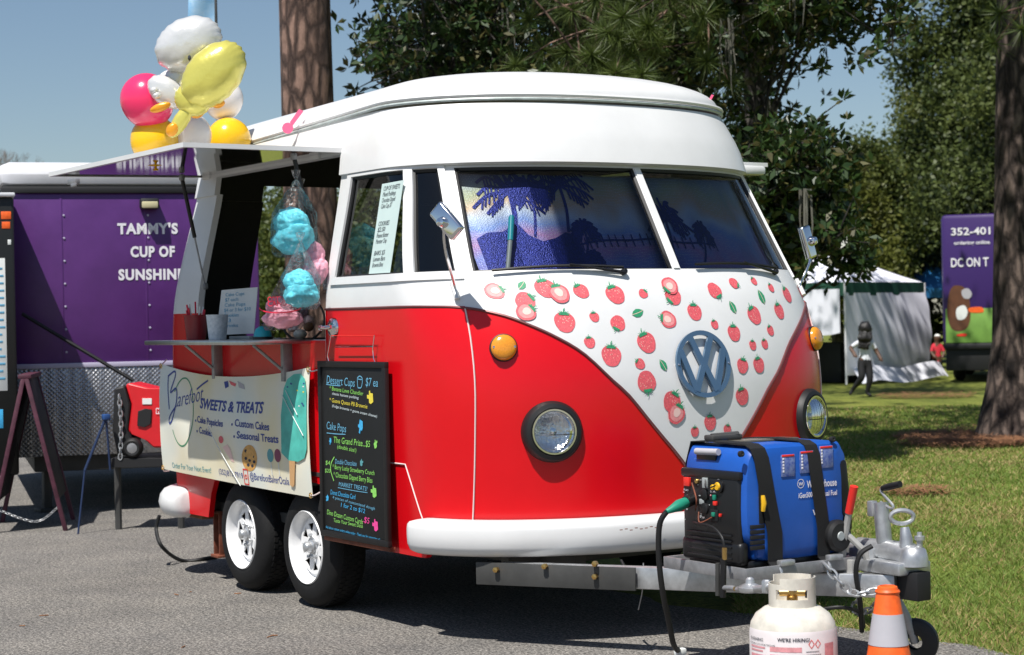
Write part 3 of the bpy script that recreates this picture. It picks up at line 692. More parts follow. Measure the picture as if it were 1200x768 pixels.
# wheels
def make_wheel():
    f = MB(); R0 = .292
    f.lathe([(.17, .0), (.182, .012), (.205, .016), (.245, .012), (.272, -.004), (.286, -.022), (R0, -.045), (R0+.001, -.09), (R0, -.135), (.284, -.165), (.25, -.182), (.19, -.18)], 56, Matrix.Rotation(R_(90), 4, 'X'))
    for g in (-.055, -.075, -.095, -.115):
        pass
    w = f.build('wheel', 'tyre', None, 45)
    MX = Matrix.Rotation(R_(90), 4, 'X')
    f = MB()
    f.lathe([(.178, .004), (.181, .012), (.177, .018), (.170, .012), (.163, -.004), (.158, -.022), (.150, -.042), (.135, -.040), (.128, -.030)], 48, MX)
    fn = lambda a, c, h=0: MX @ Vector((a, c, -.034+h))
    holes = []
    for k in range(8):
        a = 2*math.pi*k/8+.2; da = .25
        holes.append([(.118*math.cos(a-da), .118*math.sin(a-da)), (.118*math.cos(a+da), .118*math.sin(a+da)), (.064*math.cos(a), .064*math.sin(a))][::-1])
    f.poly([circ(0, 0, .132, 48)]+holes, fn, .006)
    f.lathe([(.060, -.03), (.056, -.024), (.048, -.022)], 32, MX)
    rim = f.build('rim', 'rimwhite', w, 35, world=False)
    f = MB(); f.lathe([(.15, -.075), (.0, -.075)], 32, MX); bk = f.build('opening_shade_disc', 'hole', w, world=False)  # near-black disc behind the rim openings, their shade put into its colour
    f = MB(); f.lathe([(.034, -.045), (.034, -.016), (.028, -.012), (.027, .010), (.022, .018), (.01, .022), (0, .022)], 28, MX)
    for k in range(5):
        a = 2*math.pi*k/5+.3; f.lathe([(.009, -.035), (.009, -.012), (.005, -.008), (0, -.008)], 6, MX @ Matrix.Translation((.057*math.cos(a), .057*math.sin(a), 0)))
    f.build('hub', 'galv', w, world=False)
    f = MB()
    for ring, off in ((-.05, 0), (-.075, .5), (-.105, 0), (-.13, .5)):
        for k in range(56):
            a = 2*math.pi*(k+off)/56; M = MX @ Matrix.Rotation(a, 4, 'Z')
            V = [M @ Vector((r, y, ring+h)) for r in (.288, .2955) for y, h in ((-.011, -.008), (.011, -.012), (.011, .008), (-.011, .012))]
            f.add(V, [(4, 5, 6, 7), (0, 1, 5, 4), (1, 2, 6, 5), (2, 3, 7, 6), (3, 0, 4, 7)])
    f.build('tread', 'tyre', w, world=False, smooth=False)
    return w
wh = make_wheel(); first = True
for x in (-2.3715, -1.6228):
    for s in (-1, 1):
        w = wh if first else copy_tree(wh); first = False
        w.parent = trailer; w.location = (x+1.6, s*1.075, .296); w.rotation_euler = (0, random.uniform(0, 3), 0 if s < 0 else math.pi)
for x in (-2.3715, -1.6228): b = MB(); b.tube([(x, -.9, .296), (x, .9, .296)], .04, 10); b.build('axle', 'darksteel', trailer)
for s in (-1, 1): b = MB(); b.box((-1.99, s*.86, .62), (1.56, .02, .5)); b.box((-1.99, s*.97, .66), (1.56, .24, .02)); b.build('wheel_well', 'darksteel', trailer)
# ---- draw bar
def beam(A, B_, w, h, bev=.004):
    A = Vector(A); B_ = Vector(B_); d = B_-A; M = MB(); rot = d.to_track_quat('X', 'Z').to_matrix(); M.box((A+B_)/2, (d.length, w, h), bev, rot); return M
for s in (-1, 1):
    m = beam((-.10, s*.917, .312), (1.34, s*.035, .328), .05, .09); m.build('drawbar_beam', 'galv', trailer)
m = beam((-.15, -.985, .312), (.47, -.605, .316), .012, .094, .001); m.v = [(x-.0145, y-.0245, z) for x, y, z in m.v]; m.build('drawbar_bracket', 'darksteel', trailer)
for px, py in ((581, 668), (638, 664), (697, 661), (697, 676)):
    p = at(px, py, 'y', -.9); q = Vector((-.15, -.985, 0)); d = Vector((.62, .38, 0)).normalized(); nrm = Vector((d.y, -d.x, 0))
    r = Vector(ray(px, py)); t = (q+nrm*.035-Vector(CP)).dot(nrm)/r.dot(nrm); P = Vector(CP)+r*t
    b = MB(); b.lathe([(.012, -.012), (.012, .008), (0, .010)], 6, mframe(P, nrm)); b.build('bracket_bolt', 'brass', trailer)
# equipment tray
T0 = Vector((1.165, -.635, .407))
b = MB(); b.box((.915, -.635, .407), (.50, .012, .045), .001); b.box((1.165, -.33, .407), (.012, .62, .045), .001)
b.box((.915, -.33, .388), (.50, .61, .006)); b.box((.665, -.33, .407), (.012, .62, .045), .001); b.box((.915, -.02, .407), (.5, .012, .045), .001)
b.build('equipment_tray', 'steel', trailer)
# nose plate, coupler
b = MB(); b.box((1.24, 0, .40), (.34, .17, .05), .01); b.box((1.16, 0, .44), (.12, .12, .06), .01); b.box((1.40, 0, .335), (.11, .075, .11), .006, mi=1)
b.build('drawbar_nose', ['galv', 'truckblack'], trailer)
c0 = Vector(at(1040, 646, 'y', 0)); tip = Vector(at(1075, 656, 'y', 0))
b = MB(); b.tube([(1.10, 0, .46), (1.2, 0, .458), (1.33, 0, .453), (1.385, 0, .447)], [.034, .038, .045, .05], 14)
b.lathe([(.0, .048), (.03, .046), (.048, .03), (.056, 0), (.058, -.032), (.05, -.036)], 20, Matrix.Translation((1.40, 0, .442)))
b.lathe([(.012, .04), (.012, .07), (.02, .07), (.02, .085), (.01, .085), (.01, .10), (0, .10)], 10, Matrix.Translation((1.425, .01, .44)))
cp = b.build('coupler', 'galv', trailer, 40)
b = MB(); rp = [Vector(at(px, py, 'y', -.01)) for px, py in ((1062, 650), (1062, 632), (1060, 618))]
b.tube(rp, [.03, .026, .017], 12)
rc = Vector(at(1057, 606, 'y', -.01)); xa = Vector((.5, .8, 0)).normalized()
b.tube([rc+xa*.045*math.cos(t)+Vector((0, 0, 1))*.026*math.sin(t) for t in np.linspace(0, 2*math.pi, 20)[:-1]], .009, 8, closed=True)
b.build('coupler_latch', 'galv', cp, 40)
# jack
jb = Vector(at(1041, 662, 'y', .0)); jt = Vector(at(1032, 589, 'y', .0))
b = MB(); b.tube([jb+Vector((0, 0, -.09)), jt], .031, 16); b.box(jb+(jt-jb)*.9+Vector((-.03, -.02, 0)), (.03, .03, .06), .004); jk = b.build('jack_post', 'galv', trailer)
b = MB(); b.tube(catmull([jt+Vector((0, 0, .002)), Vector(at(1044, 596, 'y', 0)), Vector(at(1046, 592, 'y', 0)), Vector(at(1033, 577, 'y', 0)), Vector(at(1034, 572, 'y', 0)), Vector(at(1042, 571, 'y', 0))], 5), .0055, 8); b.build('jack_crank', 'galv', jk)
b = MB(); b.tube([at(1034, 572.5, 'y', 0), at(1040, 571, 'y', 0), at(1055, 567.5, 'y', 0)], [.011, .014, .013], 12); b.build('crank_grip', 'rubber', jk)
jw = Vector((1.28, .16, 0))
b = MB(); b.lathe([(.03, .022), (.075, .026), (.09, .018), (.092, 0), (.09, -.018), (.075, -.026), (.03, -.022)], 28, mframe((1.30, .10, .094), (.6, -.8, 0))); b.build('jockey_wheel', 'rubber', jk)
b = MB(); b.tube([jb+Vector((0, 0, -.08)), (1.29, .06, .2), (1.30, .10, .09)], .018, 10); b.build('jack_leg', 'steel', jk)
# hand brake
h1 = [Vector(at(px, py, 'y', -.13)) for px, py in ((985, 668), (988, 640), (995, 600), (1001, 570))]
b = MB(); b.tube(h1[:3], [.016, .015, .012], 8); hb = b.build('brake_lever', 'dirtysteel', trailer)
b = MB(); b.tube([h1[2]+(h1[2]-h1[3])*.05, h1[3]], [.0155, .0165], 10); b.build('lever_grip', 'redplastic', hb)
b = MB(); b.tube([at(988, 622, 'y', -.13), at(1012, 645, 'y', -.08), at(1020, 668, 'y', -.06)], .013, 8); b.box(at(990, 664, 'y', -.12), (.10, .02, .06), .004); b.build('lever_link', 'dirtysteel', hb)
# chain
def chain(path, r, wire, mats, parent, name='safety_chain'):
    P = catmull(path, 12); L = [0]
    for i in range(1, len(P)): L.append(L[-1]+(P[i]-P[i-1]).length)
    b = MB(); step = r*2.6; n = int(L[-1]/step)
    for k in range(n+1):
        s = k*step; i = min(max(j for j in range(len(L)) if L[j] <= s+1e-9), len(P)-2); t = (s-L[i])/max(1e-6, L[i+1]-L[i]); c = P[i]+(P[i+1]-P[i])*t
        d = (P[i+1]-P[i]).normalized(); a = d.orthogonal().normalized(); a2 = d.cross(a); q = a if k % 2 else a2
        b.tube([c+d*(r*1.75*math.cos(w))+q*(r*math.sin(w)) for w in np.linspace(0, 2*math.pi, 11)[:-1]], wire, 5, closed=True)
    return b.build(name, mats, parent)
chain([at(969, 664, 'y', -.25), at(982, 680, 'y', -.23), at(1000, 695, 'y', -.19), at(1022, 694, 'y', -.13), at(1040, 687, 'y', -.08)], .014, .0048, 'galv', trailer)
chain([at(1040, 700, 'y', .0), at(1008, 720, 'y', .02), at(1003, 706, 'y', .04), at(1016, 690, 'y', .04)], .014, .0048, 'galv', trailer)
def cable(pts, r, m, parent, name='cable'):
    b = MB(); b.tube(catmull(pts, 8), r, 8); return b.build(name, m, parent)
cable([at(1022, 640, 'y', -.1), at(1008, 650, 'y', -.14), at(1003, 672, 'y', -.15), at(1008, 705, 'y', -.12), at(1010, 740, 'y', -.05)], .010, 'rubber', trailer, 'brake_cable')
cable([at(1012, 735, 'y', .0), at(1008, 718, 'y', -.1), at(985, 712, 'y', -.2), at(960, 715, 'y', -.25)], .008, 'rubber', trailer, 'wiring_cable')
cable([at(728, 657, 'y', -.55), at(736, 672, 'y', -.58), at(745, 682, 'y', -.56), at(752, 690, 'y', -.5)], .006, 'rubber', trailer, 'wiring_cable')
cable([at(754, 660, 'y', -.57), at(753, 690, 'y', -.57), at(748, 715, 'y', -.57)], .0025, 'steel', trailer, 'hanging_wire')
# whip of cable behind the rear bumper (plugs in under the floor)
rc_ = [at(187, 604, 'y', -1.0), at(183, 620, 'y', -1.02), at(190, 641, 'y', -1.02), (at(213, 657, 'z', .012)), at(240, 655, 'z', .012), at(272, 648, 'z', .012)]
cable(rc_, .011, 'rubber', trailer, 'power_cable')
# roof streamers
for px, py, rot, sc in ((343, 143, 52, 1), (831, 119, 60, .5)):
    P0 = Vector(at(px, py, 'y', -1.0 if px < 500 else .70)); X = Vector(_R); Y = Vector(_U); f = MB(); fr = frame(P0, X, Y)
    c, s_ = math.cos(R_(rot)), math.sin(R_(rot))
    q = lambda a, b_, h=0: fr((a*c-b_*s_)*sc, (a*s_+b_*c)*sc, h)
    f.poly([[(-.02, -.012), (.075, -.010), (.07, .014), (-.01, .010)]], q, .004); f.poly([circ(-.04, 0, .028, 12)], q, .006)
    f.build('roof_bow', mat('pink ribbon', (.85, .12, .25), .5), trailer, smooth=False)
# ================================================================ things on and around the food trailer
def XZ(y): return lambda a, b_, h=0: Vector((a, y-h, b_))      # a plane facing -Y: a = x, b = z
# ---- windscreen sun shade
def shademat():
    m, t, b = _nt('holographic sun shade'); b.inputs['Roughness'].default_value = .5; b.inputs['Metallic'].default_value = .35
    tc = t.nodes.new('ShaderNodeTexCoord'); n = t.nodes.new('ShaderNodeTexNoise'); n.inputs['Scale'].default_value = 2.6; n.inputs['Detail'].default_value = 3
    t.links.new(tc.outputs['Object'], n.inputs['Vector'])
    sp = t.nodes.new('ShaderNodeSeparateXYZ'); t.links.new(tc.outputs['Object'], sp.inputs[0])
    mr = t.nodes.new('ShaderNodeMapRange'); mr.inputs[1].default_value = 1.6; mr.inputs[2].default_value = 2.08; t.links.new(sp.outputs['Z'], mr.inputs[0])
    ma = t.nodes.new('ShaderNodeMath'); ma.operation = 'MULTIPLY_ADD'; ma.inputs[1].default_value = .55; t.links.new(n.outputs[0], ma.inputs[0])
    m2 = t.nodes.new('ShaderNodeMath'); m2.operation = 'MULTIPLY_ADD'; m2.inputs[1].default_value = .62; m2.inputs[2].default_value = -.08
    t.links.new(mr.outputs[0], m2.inputs[0]); t.links.new(m2.outputs[0], ma.inputs[2])
    r = t.nodes.new('ShaderNodeValToRGB'); e = r.color_ramp.elements
    e[0].position = .12; e[0].color = (.10, .05, .45, 1); e[1].position = .95; e[1].color = (.12, .13, .07, 1)
    for p, c in ((.24, (.10, .14, .62)), (.33, (.42, .12, .45)), (.43, (.12, .26, .75)), (.52, (.55, .62, .80)), (.60, (.66, .40, .20)), (.70, (.36, .36, .14)), (.82, (.10, .18, .34))):
        q = e.new(p); q.color = (*c, 1)
    t.links.new(ma.outputs[0], r.inputs[0])
    vd = t.nodes.new('ShaderNodeTexVoronoi'); vd.inputs['Scale'].default_value = 120; vd.inputs['Randomness'].default_value = .3; t.links.new(tc.outputs['Object'], vd.inputs['Vector'])
    dr_ = t.nodes.new('ShaderNodeMapRange'); dr_.inputs[1].default_value = .32; dr_.inputs[2].default_value = .2; dr_.inputs[3].default_value = .22; dr_.inputs[4].default_value = .75; t.links.new(vd.outputs['Distance'], dr_.inputs[0])
    mxs = t.nodes.new('ShaderNodeMixRGB'); mxs.inputs[2].default_value = (.66, .70, .76, 1); t.links.new(dr_.outputs[0], mxs.inputs[0]); t.links.new(r.outputs[0], mxs.inputs[1]); t.links.new(mxs.outputs[0], b.inputs['Base Color'])  # silver dot pattern, its white sparkle mixed into the colour
    v = t.nodes.new('ShaderNodeTexVoronoi'); v.inputs['Scale'].default_value = 150; t.links.new(tc.outputs['Object'], v.inputs['Vector'])
    bp = t.nodes.new('ShaderNodeBump'); bp.inputs['Strength'].default_value = .45; bp.inputs['Distance'].default_value = .002
    t.links.new(v.outputs['Distance'], bp.inputs['Height']); t.links.new(bp.outputs[0], b.inputs['Normal'])
    return m
shade = thing('sun_shade', 'holographic sun shade with palm tree print behind the trailer windscreen', 'sun shade', (-.3, 0, 1.6))
def Ps(y, z, h=0):
    fold = .012*abs(((y*7.2) % 2)-1)
    return Pf(y, z, -.075+fold+h)
b = MB(); b.grid(lambda y, z: Ps(y, z), list(np.linspace(-.88, .88, 106)), list(np.linspace(1.6, 2.075, 12))); b.build('panel', shademat(), shade, 12)
PRN = mat('indigo palm print', (.012, .02, .20), .3, .5, var=.3, scale=60, bump=.4, bscale=140)
def shpix(px, py): return pixfront(px, py, (px-700)/330., 1.85)
def palmprint(bx, by, tx, ty, rad, tr=.014, n=11):
    f = MB(); A = shpix(bx, by); B_ = shpix(tx, ty)
    fn = lambda a, c, h=0: Ps(a, min(max(c, 1.602), 2.073), .004+h)
    stroke([A, ((A[0]+B_[0])/2+.012, (A[1]+B_[1])/2), B_], fn, tr, f, 0, .0)
    for k in range(n):
        an = R_(-35+250*k/(n-1)); L = rad*random.uniform(.8, 1.1); e = (B_[0]+math.cos(an)*L, B_[1]+math.sin(an)*L*.75-.35*L*abs(math.cos(an))); mid = (B_[0]+math.cos(an)*L*.55, B_[1]+math.sin(an)*L*.62)
        stroke([B_, mid, e], fn, .012, f, 0, .0004*k/11)
        for q in range(5):
            tt = .3+.14*q; c = (B_[0]+(mid[0]-B_[0])*min(1, tt*1.6)+(e[0]-mid[0])*max(0, tt*1.6-1)/1., B_[1]+(mid[1]-B_[1])*min(1, tt*1.6)+(e[1]-mid[1])*max(0, tt*1.6-1))
            stroke([c, (c[0]+.02*math.cos(an-.8), c[1]-.045)], fn, .008, f, 0, .0005+.0001*k, smooth=False)
    f.build('palm_print', PRN, shade, smooth=False)
palmprint(604, 268, 598, 214, .16, .022); palmprint(630, 268, 622, 214, .11, .012); palmprint(672, 262, 661, 207, .16, .014); palmprint(694, 290, 690, 258, .075, .01); palmprint(700, 300, 702, 292, .05, .008); palmprint(800, 300, 789, 246, .13, .013); palmprint(836, 300, 832, 262, .07, .01)
f = MB(); fn = lambda a, c, h=0: Ps(a, min(max(c, 1.602), 2.073), .003+h)
hill = sorted(shpix(px, py) for px, py in ((556, 272), (570, 264), (590, 262), (606, 250), (622, 266), (640, 274), (655, 270), (668, 262), (682, 266), (694, 290), (700, 305)))
f.grid(lambda y, t: fn(y, 1.603+(float(np.interp(y, [h[0] for h in hill], [h[1] for h in hill]))-1.603)*t), list(np.linspace(hill[0][0], hill[-1][0], 70)), [0, .25, .5, .75, 1]); f.build('island_print', PRN, shade, smooth=False)
f = MB(); L = [shpix(px, py) for px, py in ((684, 277), (700, 274), (730, 272), (765, 271), (785, 272), (815, 275), (850, 278))]; stroke(L, fn, .008, f, 0, .001)
for i in range(22):
    t = i/21*(len(L)-1); k = min(int(t), len(L)-2); c = (L[k][0]+(L[k+1][0]-L[k][0])*(t-k), L[k][1]+(L[k+1][1]-L[k][1])*(t-k))
    stroke([(c[0], c[1]-.03), (c[0], c[1]+.026)], fn, .006, f, 0, .0014, smooth=False)
f.build('pier_print', PRN, shade, smooth=False)
# squeegee handle standing behind the glass
sq = thing('squeegee', 'teal and grey squeegee handle standing behind the windscreen glass', 'squeegee', at(596, 312, 'x', -.30))
A = Vector(Pf(*pixfront(595, 311, -.75, 1.61), -.035)); B_ = Vector(Pf(*pixfront(598.5, 275, -.75, 1.76), -.035)); C_ = Vector(Pf(*pixfront(600, 250, -.72, 1.86), -.035))
b = MB(); b.tube([A, B_], .0115, 12); b.build('pole', 'greyplastic', sq)
b = MB(); b.tube([B_-(C_-B_)*.1, C_], [.0135, .0145], 12); b.build('grip', 'teal', sq)
b = MB(); b.tube([C_-(C_-B_).normalized()*.004, C_+(C_-B_).normalized()*.008], .010, 12); b.build('hang_ring', 'teal', sq)
# ---- vinyl banner
banner = thing('vinyl_banner', 'cream vinyl sweets and treats banner hung on the red trailer side', 'banner', (-2.39, -1.13, .55))
BX0, BX1 = -3.31, -1.46
def BF(a, c, h=0):
    s_ = (a-BX0)/(BX1-BX0); zt = 1.178-.065*4*s_*(1-s_)*.9; zb = .587-.035*s_
    t = (c-.565)/(1.175-.565); z = zb+(zt-zb)*t
    y = -1.125-.018*math.sin(math.pi*max(0, min(1, s_)))-.02*math.sin(math.pi*max(0, min(1, t)))+.006*math.sin(s_*19+t*4)*(1-abs(2*t-1))
    return Vector((a, y-h, z))
def bpx(px, py):
    P = at(px, py, 'y', -1.145); a = P[0]; s_ = (a-BX0)/(BX1-BX0); zt = 1.178-.065*4*s_*(1-s_)*.9; zb = .587-.035*s_
    return a, .565+(P[2]-zb)/(zt-zb)*.61
def bannermat():
    m, t, b = _nt('printed banner vinyl'); b.inputs['Roughness'].default_value = .42
    tc = t.nodes.new('ShaderNodeTexCoord'); n = t.nodes.new('ShaderNodeTexNoise'); n.inputs['Scale'].default_value = 1.7; n.inputs['Detail'].default_value = 2
    t.links.new(tc.outputs['Object'], n.inputs['Vector']); r = t.nodes.new('ShaderNodeValToRGB'); e = r.color_ramp.elements
    e[0].position = .3; e[0].color = (.66, .73, .70, 1); e[1].position = .72; e[1].color = (.80, .66, .30, 1); q = e.new(.48); q.color = (.80, .76, .62, 1)
    t.links.new(n.outputs[0], r.inputs[0]); t.links.new(r.outputs[0], b.inputs['Base Color']); return m
b = MB(); b.grid(lambda a, c: BF(a, c), list(np.linspace(BX0, BX1, 60)), list(np.linspace(.565, 1.175, 20))); o = b.build('sheet', bannermat(), banner, 80); solid(o, .0015, 0)
def bz(X, Y): return bpx(180+X/4.52, 420+Y/4.52)
def btext(body, X0, Y0, X1, Y1, hpx, m, **k):
    p = bz(X0, Y0); q = bz(X1, Y1); rot = math.atan2(q[1]-p[1], q[0]-p[0]); w = math.hypot(q[0]-p[0], q[1]-p[1])
    return text(body, BF, hpx/4.52/230*1.42, m, banner, width=w, rot=rot, org=p, **k)
btext('SWEETS & TREATS', 255, 262, 594, 290, 62, 'navy', bold=.03, shear=.22)
btext('Cake Popsicles', 240, 338, 388, 362, 40, 'navy', bold=.02); btext('Cookies', 250, 395, 326, 414, 40, 'navy', bold=.02)
btext('Custom Cakes', 444, 358, 628, 382, 42, 'navy', bold=.02); btext('Seasonal Treats', 456, 422, 674, 448, 42, 'navy', bold=.02)
btext('Order For Your Next Event!', 88, 580, 306, 608, 34, 'tealink'); btext('(352)817-7919', 348, 612, 476, 638, 34, 'navy'); btext('@BarefootBakerOcala', 512, 640, 712, 672, 40, 'navy')
f = MB()
for X, Y in ((232, 330), (240, 386), (432, 350), (444, 414)): f.poly([circ(*bz(X, Y), .008, 10)], lambda a, c, h: BF(a, c, .0015))
tag(f.build('bullet_mark', 'navy', banner, smooth=False), kind='stuff')
for S_ in ([(70, 90), (76, 160), (92, 270)], [(70, 95), (100, 70), (108, 95), (92, 180), (120, 160), (128, 230), (112, 320), (92, 345), (95, 310), (130, 250)], [(232, 165), (260, 140), (290, 118)]):
    f = MB(); stroke([bz(*p) for p in S_], BF, .011, f, 0, .0018, 8); f.build('script_lettering', 'navy', banner, smooth=False)
btext('arefoot', 132, 258, 272, 222, 95, 'navy', shear=.35, bold=-.008, name='script_lettering')
f = MB(); stroke([bz(160+58*math.cos(t), 285-180*math.sin(t)) for t in np.linspace(-2.6, 2.5, 26)], BF, .009, f, 0, .0012, 3); f.build('green_ring_print', mat('ring green', (.05, .25, .12), .6), banner, smooth=False)
def bshape(pts, m, name, h=.0016):
    f = MB(); P = [bz(*p) for p in pts]; A = sum(P[i][0]*P[(i+1) % len(P)][1]-P[(i+1) % len(P)][0]*P[i][1] for i in range(len(P)))
    f.poly([P if A > 0 else P[::-1]], lambda a, c, hh: BF(a, c, h)); return f.build(name, m, banner, smooth=False)
bshape([(692, 500), (686, 300), (690, 160), (705, 110), (735, 85), (770, 82), (795, 110), (808, 180), (812, 480), (800, 530), (770, 548), (725, 540)], mat('mint print', (.08, .48, .40), .5, var=.2, scale=9), 'popsicle_print', .007)
bshape([(728, 542), (756, 545), (744, 670), (735, 684), (722, 672)], mat('stick print', (.62, .36, .16), .6), 'stick_print', .0078)
for i in range(14):
    X = random.uniform(700, 795); Y = random.uniform(120, 260)
    bshape([(X, Y), (X+7, Y+3), (X+5, Y+9), (X-3, Y+6)], random.choice(['navy', 'cyellow', 'paper']), 'sprinkle_print', .0082)
bshape([(517+38*math.cos(t), 528-70*math.sin(t)) for t in np.linspace(0, 6.28, 25)[:-1]], mat('cookie print', (.62, .33, .09), .6, var=.2, scale=40), 'cookie_print')
for X, Y in ((500, 490), (520, 500), (535, 520), (500, 530), (518, 540), (510, 565), (530, 570), (540, 548)): bshape([(X+7*math.cos(t), Y-9*math.sin(t)) for t in np.linspace(0, 6.28, 9)[:-1]], 'ink', 'chip_print', .0022)
bshape([(385, 470), (410, 455), (425, 480), (440, 550), (425, 545)], 'spale', 'cake_slice_print'); bshape([(378+13*math.cos(t), 430-20*math.sin(t)) for t in np.linspace(0, 6.28, 13)[:-1]], 'sred', 'cherry_print')
for X, m in ((628, 'tealink'), (667, mat('plum print', (.22, .05, .10), .6))):
    bshape([(X+17*math.cos(t), 515-36*math.sin(t)) for t in np.linspace(0, 6.28, 15)[:-1]], m, 'cake_pop_print'); bshape([(X-2, 552), (X+2, 552), (X+4, 620), (X, 620)], 'paper', 'cake_pop_stick_print')
bshape([(375, 125), (395, 120), (402, 150), (385, 160)], 'navy', 'sketch_print'); bshape([(400, 118), (440, 135), (435, 150), (412, 140)], 'sred', 'sketch_print'); bshape([(445, 120), (480, 140), (488, 165), (455, 155)], 'reflect', 'sketch_print')
f = MB(); c_ = bz(493, 628); 
f.poly([[(c_[0]+.028*x, c_[1]+.045*y) for x, y in ((-1, -1), (1, -1), (1, 1), (-1, 1))], [(c_[0]+.021*x, c_[1]+.038*y) for x, y in ((-1, -1), (-1, 1), (1, 1), (1, -1))]], lambda a, c, h: BF(a, c, .002))
f.poly([circ(*c_, .014, 14), circ(*c_, .008, 14)[::-1]], lambda a, c, h: BF(a, c, .002)); f.build('camera_icon_print', 'redplastic', banner, smooth=False)
# tether strings and hooks on the banner corners
for (a, c), e in (((BX1-.01, 1.165), (-1.40, -1.1, 1.17)), ((BX1-.01, .575), (-1.395, -1.1, .59)), ((BX0+.01, 1.165), (-3.36, -1.07, 1.2)), ((BX0+.01, .575), (-3.36, -1.07, .57))):
    f = MB(); P = BF(a, c, .004); f.tube(catmull([P, (P+Vector(e))/2+Vector((0, -.012, -.01)), Vector(e)], 4), .0035, 6); f.build('tether', 'seam', banner)
    f = MB(); f.tube([P+Vector((.012*math.cos(t), -.002, .012*math.sin(t))) for t in np.linspace(0, 6.28, 11)[:-1]], .003, 5, closed=True); f.build('eyelet', 'brass', banner)
for A, B_ in (((318, 360), (470, 675)), ((690, 195), (800, 410)), ((705, 170), (770, 300))):
    f = MB(); p = bz(*A); q = bz(*B_); f.tube([BF(p[0]+(q[0]-p[0])*t, p[1]+(q[1]-p[1])*t, .013) for t in np.linspace(0, 1, 8)], .0022, 5); f.build('loose_string', 'paper', banner)
# ---- chalkboard
cb = thing('chalkboard', 'black chalkboard menu with coloured handwriting hung on the trailer door', 'chalkboard', (-1.01, -1.15, .39))
b = MB(); b.box((-1.012, -1.135, .797), (.635, .012, .80), .001); b.build('board', 'chalk', cb)
b = MB()
for c, s_ in (((-1.012, -1.138, 1.195), (.655, .024, .028)), ((-1.012, -1.138, .398), (.655, .024, .028)), ((-1.325, -1.138, .797), (.028, .0235, .79)), ((-.699, -1.138, .797), (.028, .0235, .79))): b.box(c, s_, .003)
b.build('frame', 'woodframe', cb)
b = MB(); b.box((-1.012, -1.12, .372), (.64, .03, .02), .003); b.build('lower_rail', 'rust', cb)
BB = XZ(-1.1415)
def cpx(X, Y): P = at(370+X/3.344, 420+Y/3.339, 'y', -1.142); return P[0], P[2]
def ctext(body, X0, Y0, X1, Y1, h, m, **k):
    p = cpx(X0, Y0); q = cpx(X1, Y1); w = math.hypot(q[0]-p[0], q[1]-p[1])
    text(body, BB, h/3.34/250*1.35, m, cb, 'chalk_line', width=w, rot=math.atan2(q[1]-p[1], q[0]-p[0]), org=p, shear=.15, **k)
for a in (('Dessert Cups', 42, 98, 152, 112, 34, 'cblue'), ('$7 ea', 195, 108, 243, 112, 34, 'cblue'), ('* Banana Love Chandler', 54, 124, 186, 146, 17, 'cgreen'), ('classic banana pudding', 64, 142, 168, 160, 11, 'cwhite'), ('* Guava Queso PB Brownie', 54, 170, 202, 197, 17, 'cyellow'), ('(fudge brownie + guava cream cheese)', 64, 190, 240, 232, 11, 'cwhite'),
          ('Cake Pops', 42, 276, 118, 290, 32, 'cblue'), ('The Grand Prize...$5', 70, 330, 212, 348, 26, 'cgreen'), ('(double size!)', 84, 352, 158, 368, 17, 'cgreen'), ('Double Chocolate', 76, 412, 160, 422, 20, 'cblue'), ('* Berry Lucky Strawberry Crunch', 66, 432, 230, 458, 19, 'cgreen'), ('* Chocolate Dipped Berry Bliss', 70, 464, 222, 488, 21, 'cgreen'), ('MARKET TREATS!', 90, 500, 202, 520, 18, 'cblue'),
          ('Donut Chocolate Card', 58, 532, 156, 552, 20, 'csky'), ('4 pieces of customized dough', 66, 548, 232, 594, 12, 'cblue'), ('1 for 2 to $12', 96, 580, 190, 606, 18, 'csky'), ('Dino Dozen Custom Cards', 44, 610, 184, 650, 21, 'cgreen'), ('.$5', 184, 640, 210, 648, 24, 'cpink'), ('Taste Your Sweet Date', 70, 640, 184, 664, 16, 'cgreen'), ('Ask about custom orders online today ~ Thank you for supporting us!', 40, 664, 252, 714, 11, 'csky'), ('$4', 38, 416, 56, 418, 18, 'cgreen'), ('$20', 36, 446, 58, 448, 16, 'cgreen')):
    ctext(*a)
f = MB(); stroke([cpx(*p) for p in ((42, 102), (70, 106), (98, 108))], BB, .004, f, 0, .002); stroke([cpx(*p) for p in ((44, 292), (80, 296), (118, 298))], BB, .004, f, 0, .002)
stroke([cpx(*p) for p in ((88, 506), (150, 518), (204, 526))], BB, .003, f, 0, .002); stroke([cpx(*p) for p in ((164, 80), (166, 112), (172, 116), (180, 112), (184, 82), (174, 70), (164, 80), (184, 84))], BB, .005, f, 0, .002); f.build('chalk_underline', 'cblue', cb, smooth=False)
f = MB(); stroke([cpx(*p) for p in ((74, 386), (62, 410), (60, 440), (72, 480))], BB, .006, f, 0, .002); f.build('chalk_brace', 'cgreen', cb, smooth=False)
HAND = [(-1, .3), (-.35, .28), (-.3, .8), (.05, .85), (.1, .55), (.9, .5), (1, -.55), (.2, -.85), (-.35, -.7), (-.4, -.2), (-1, -.15)]
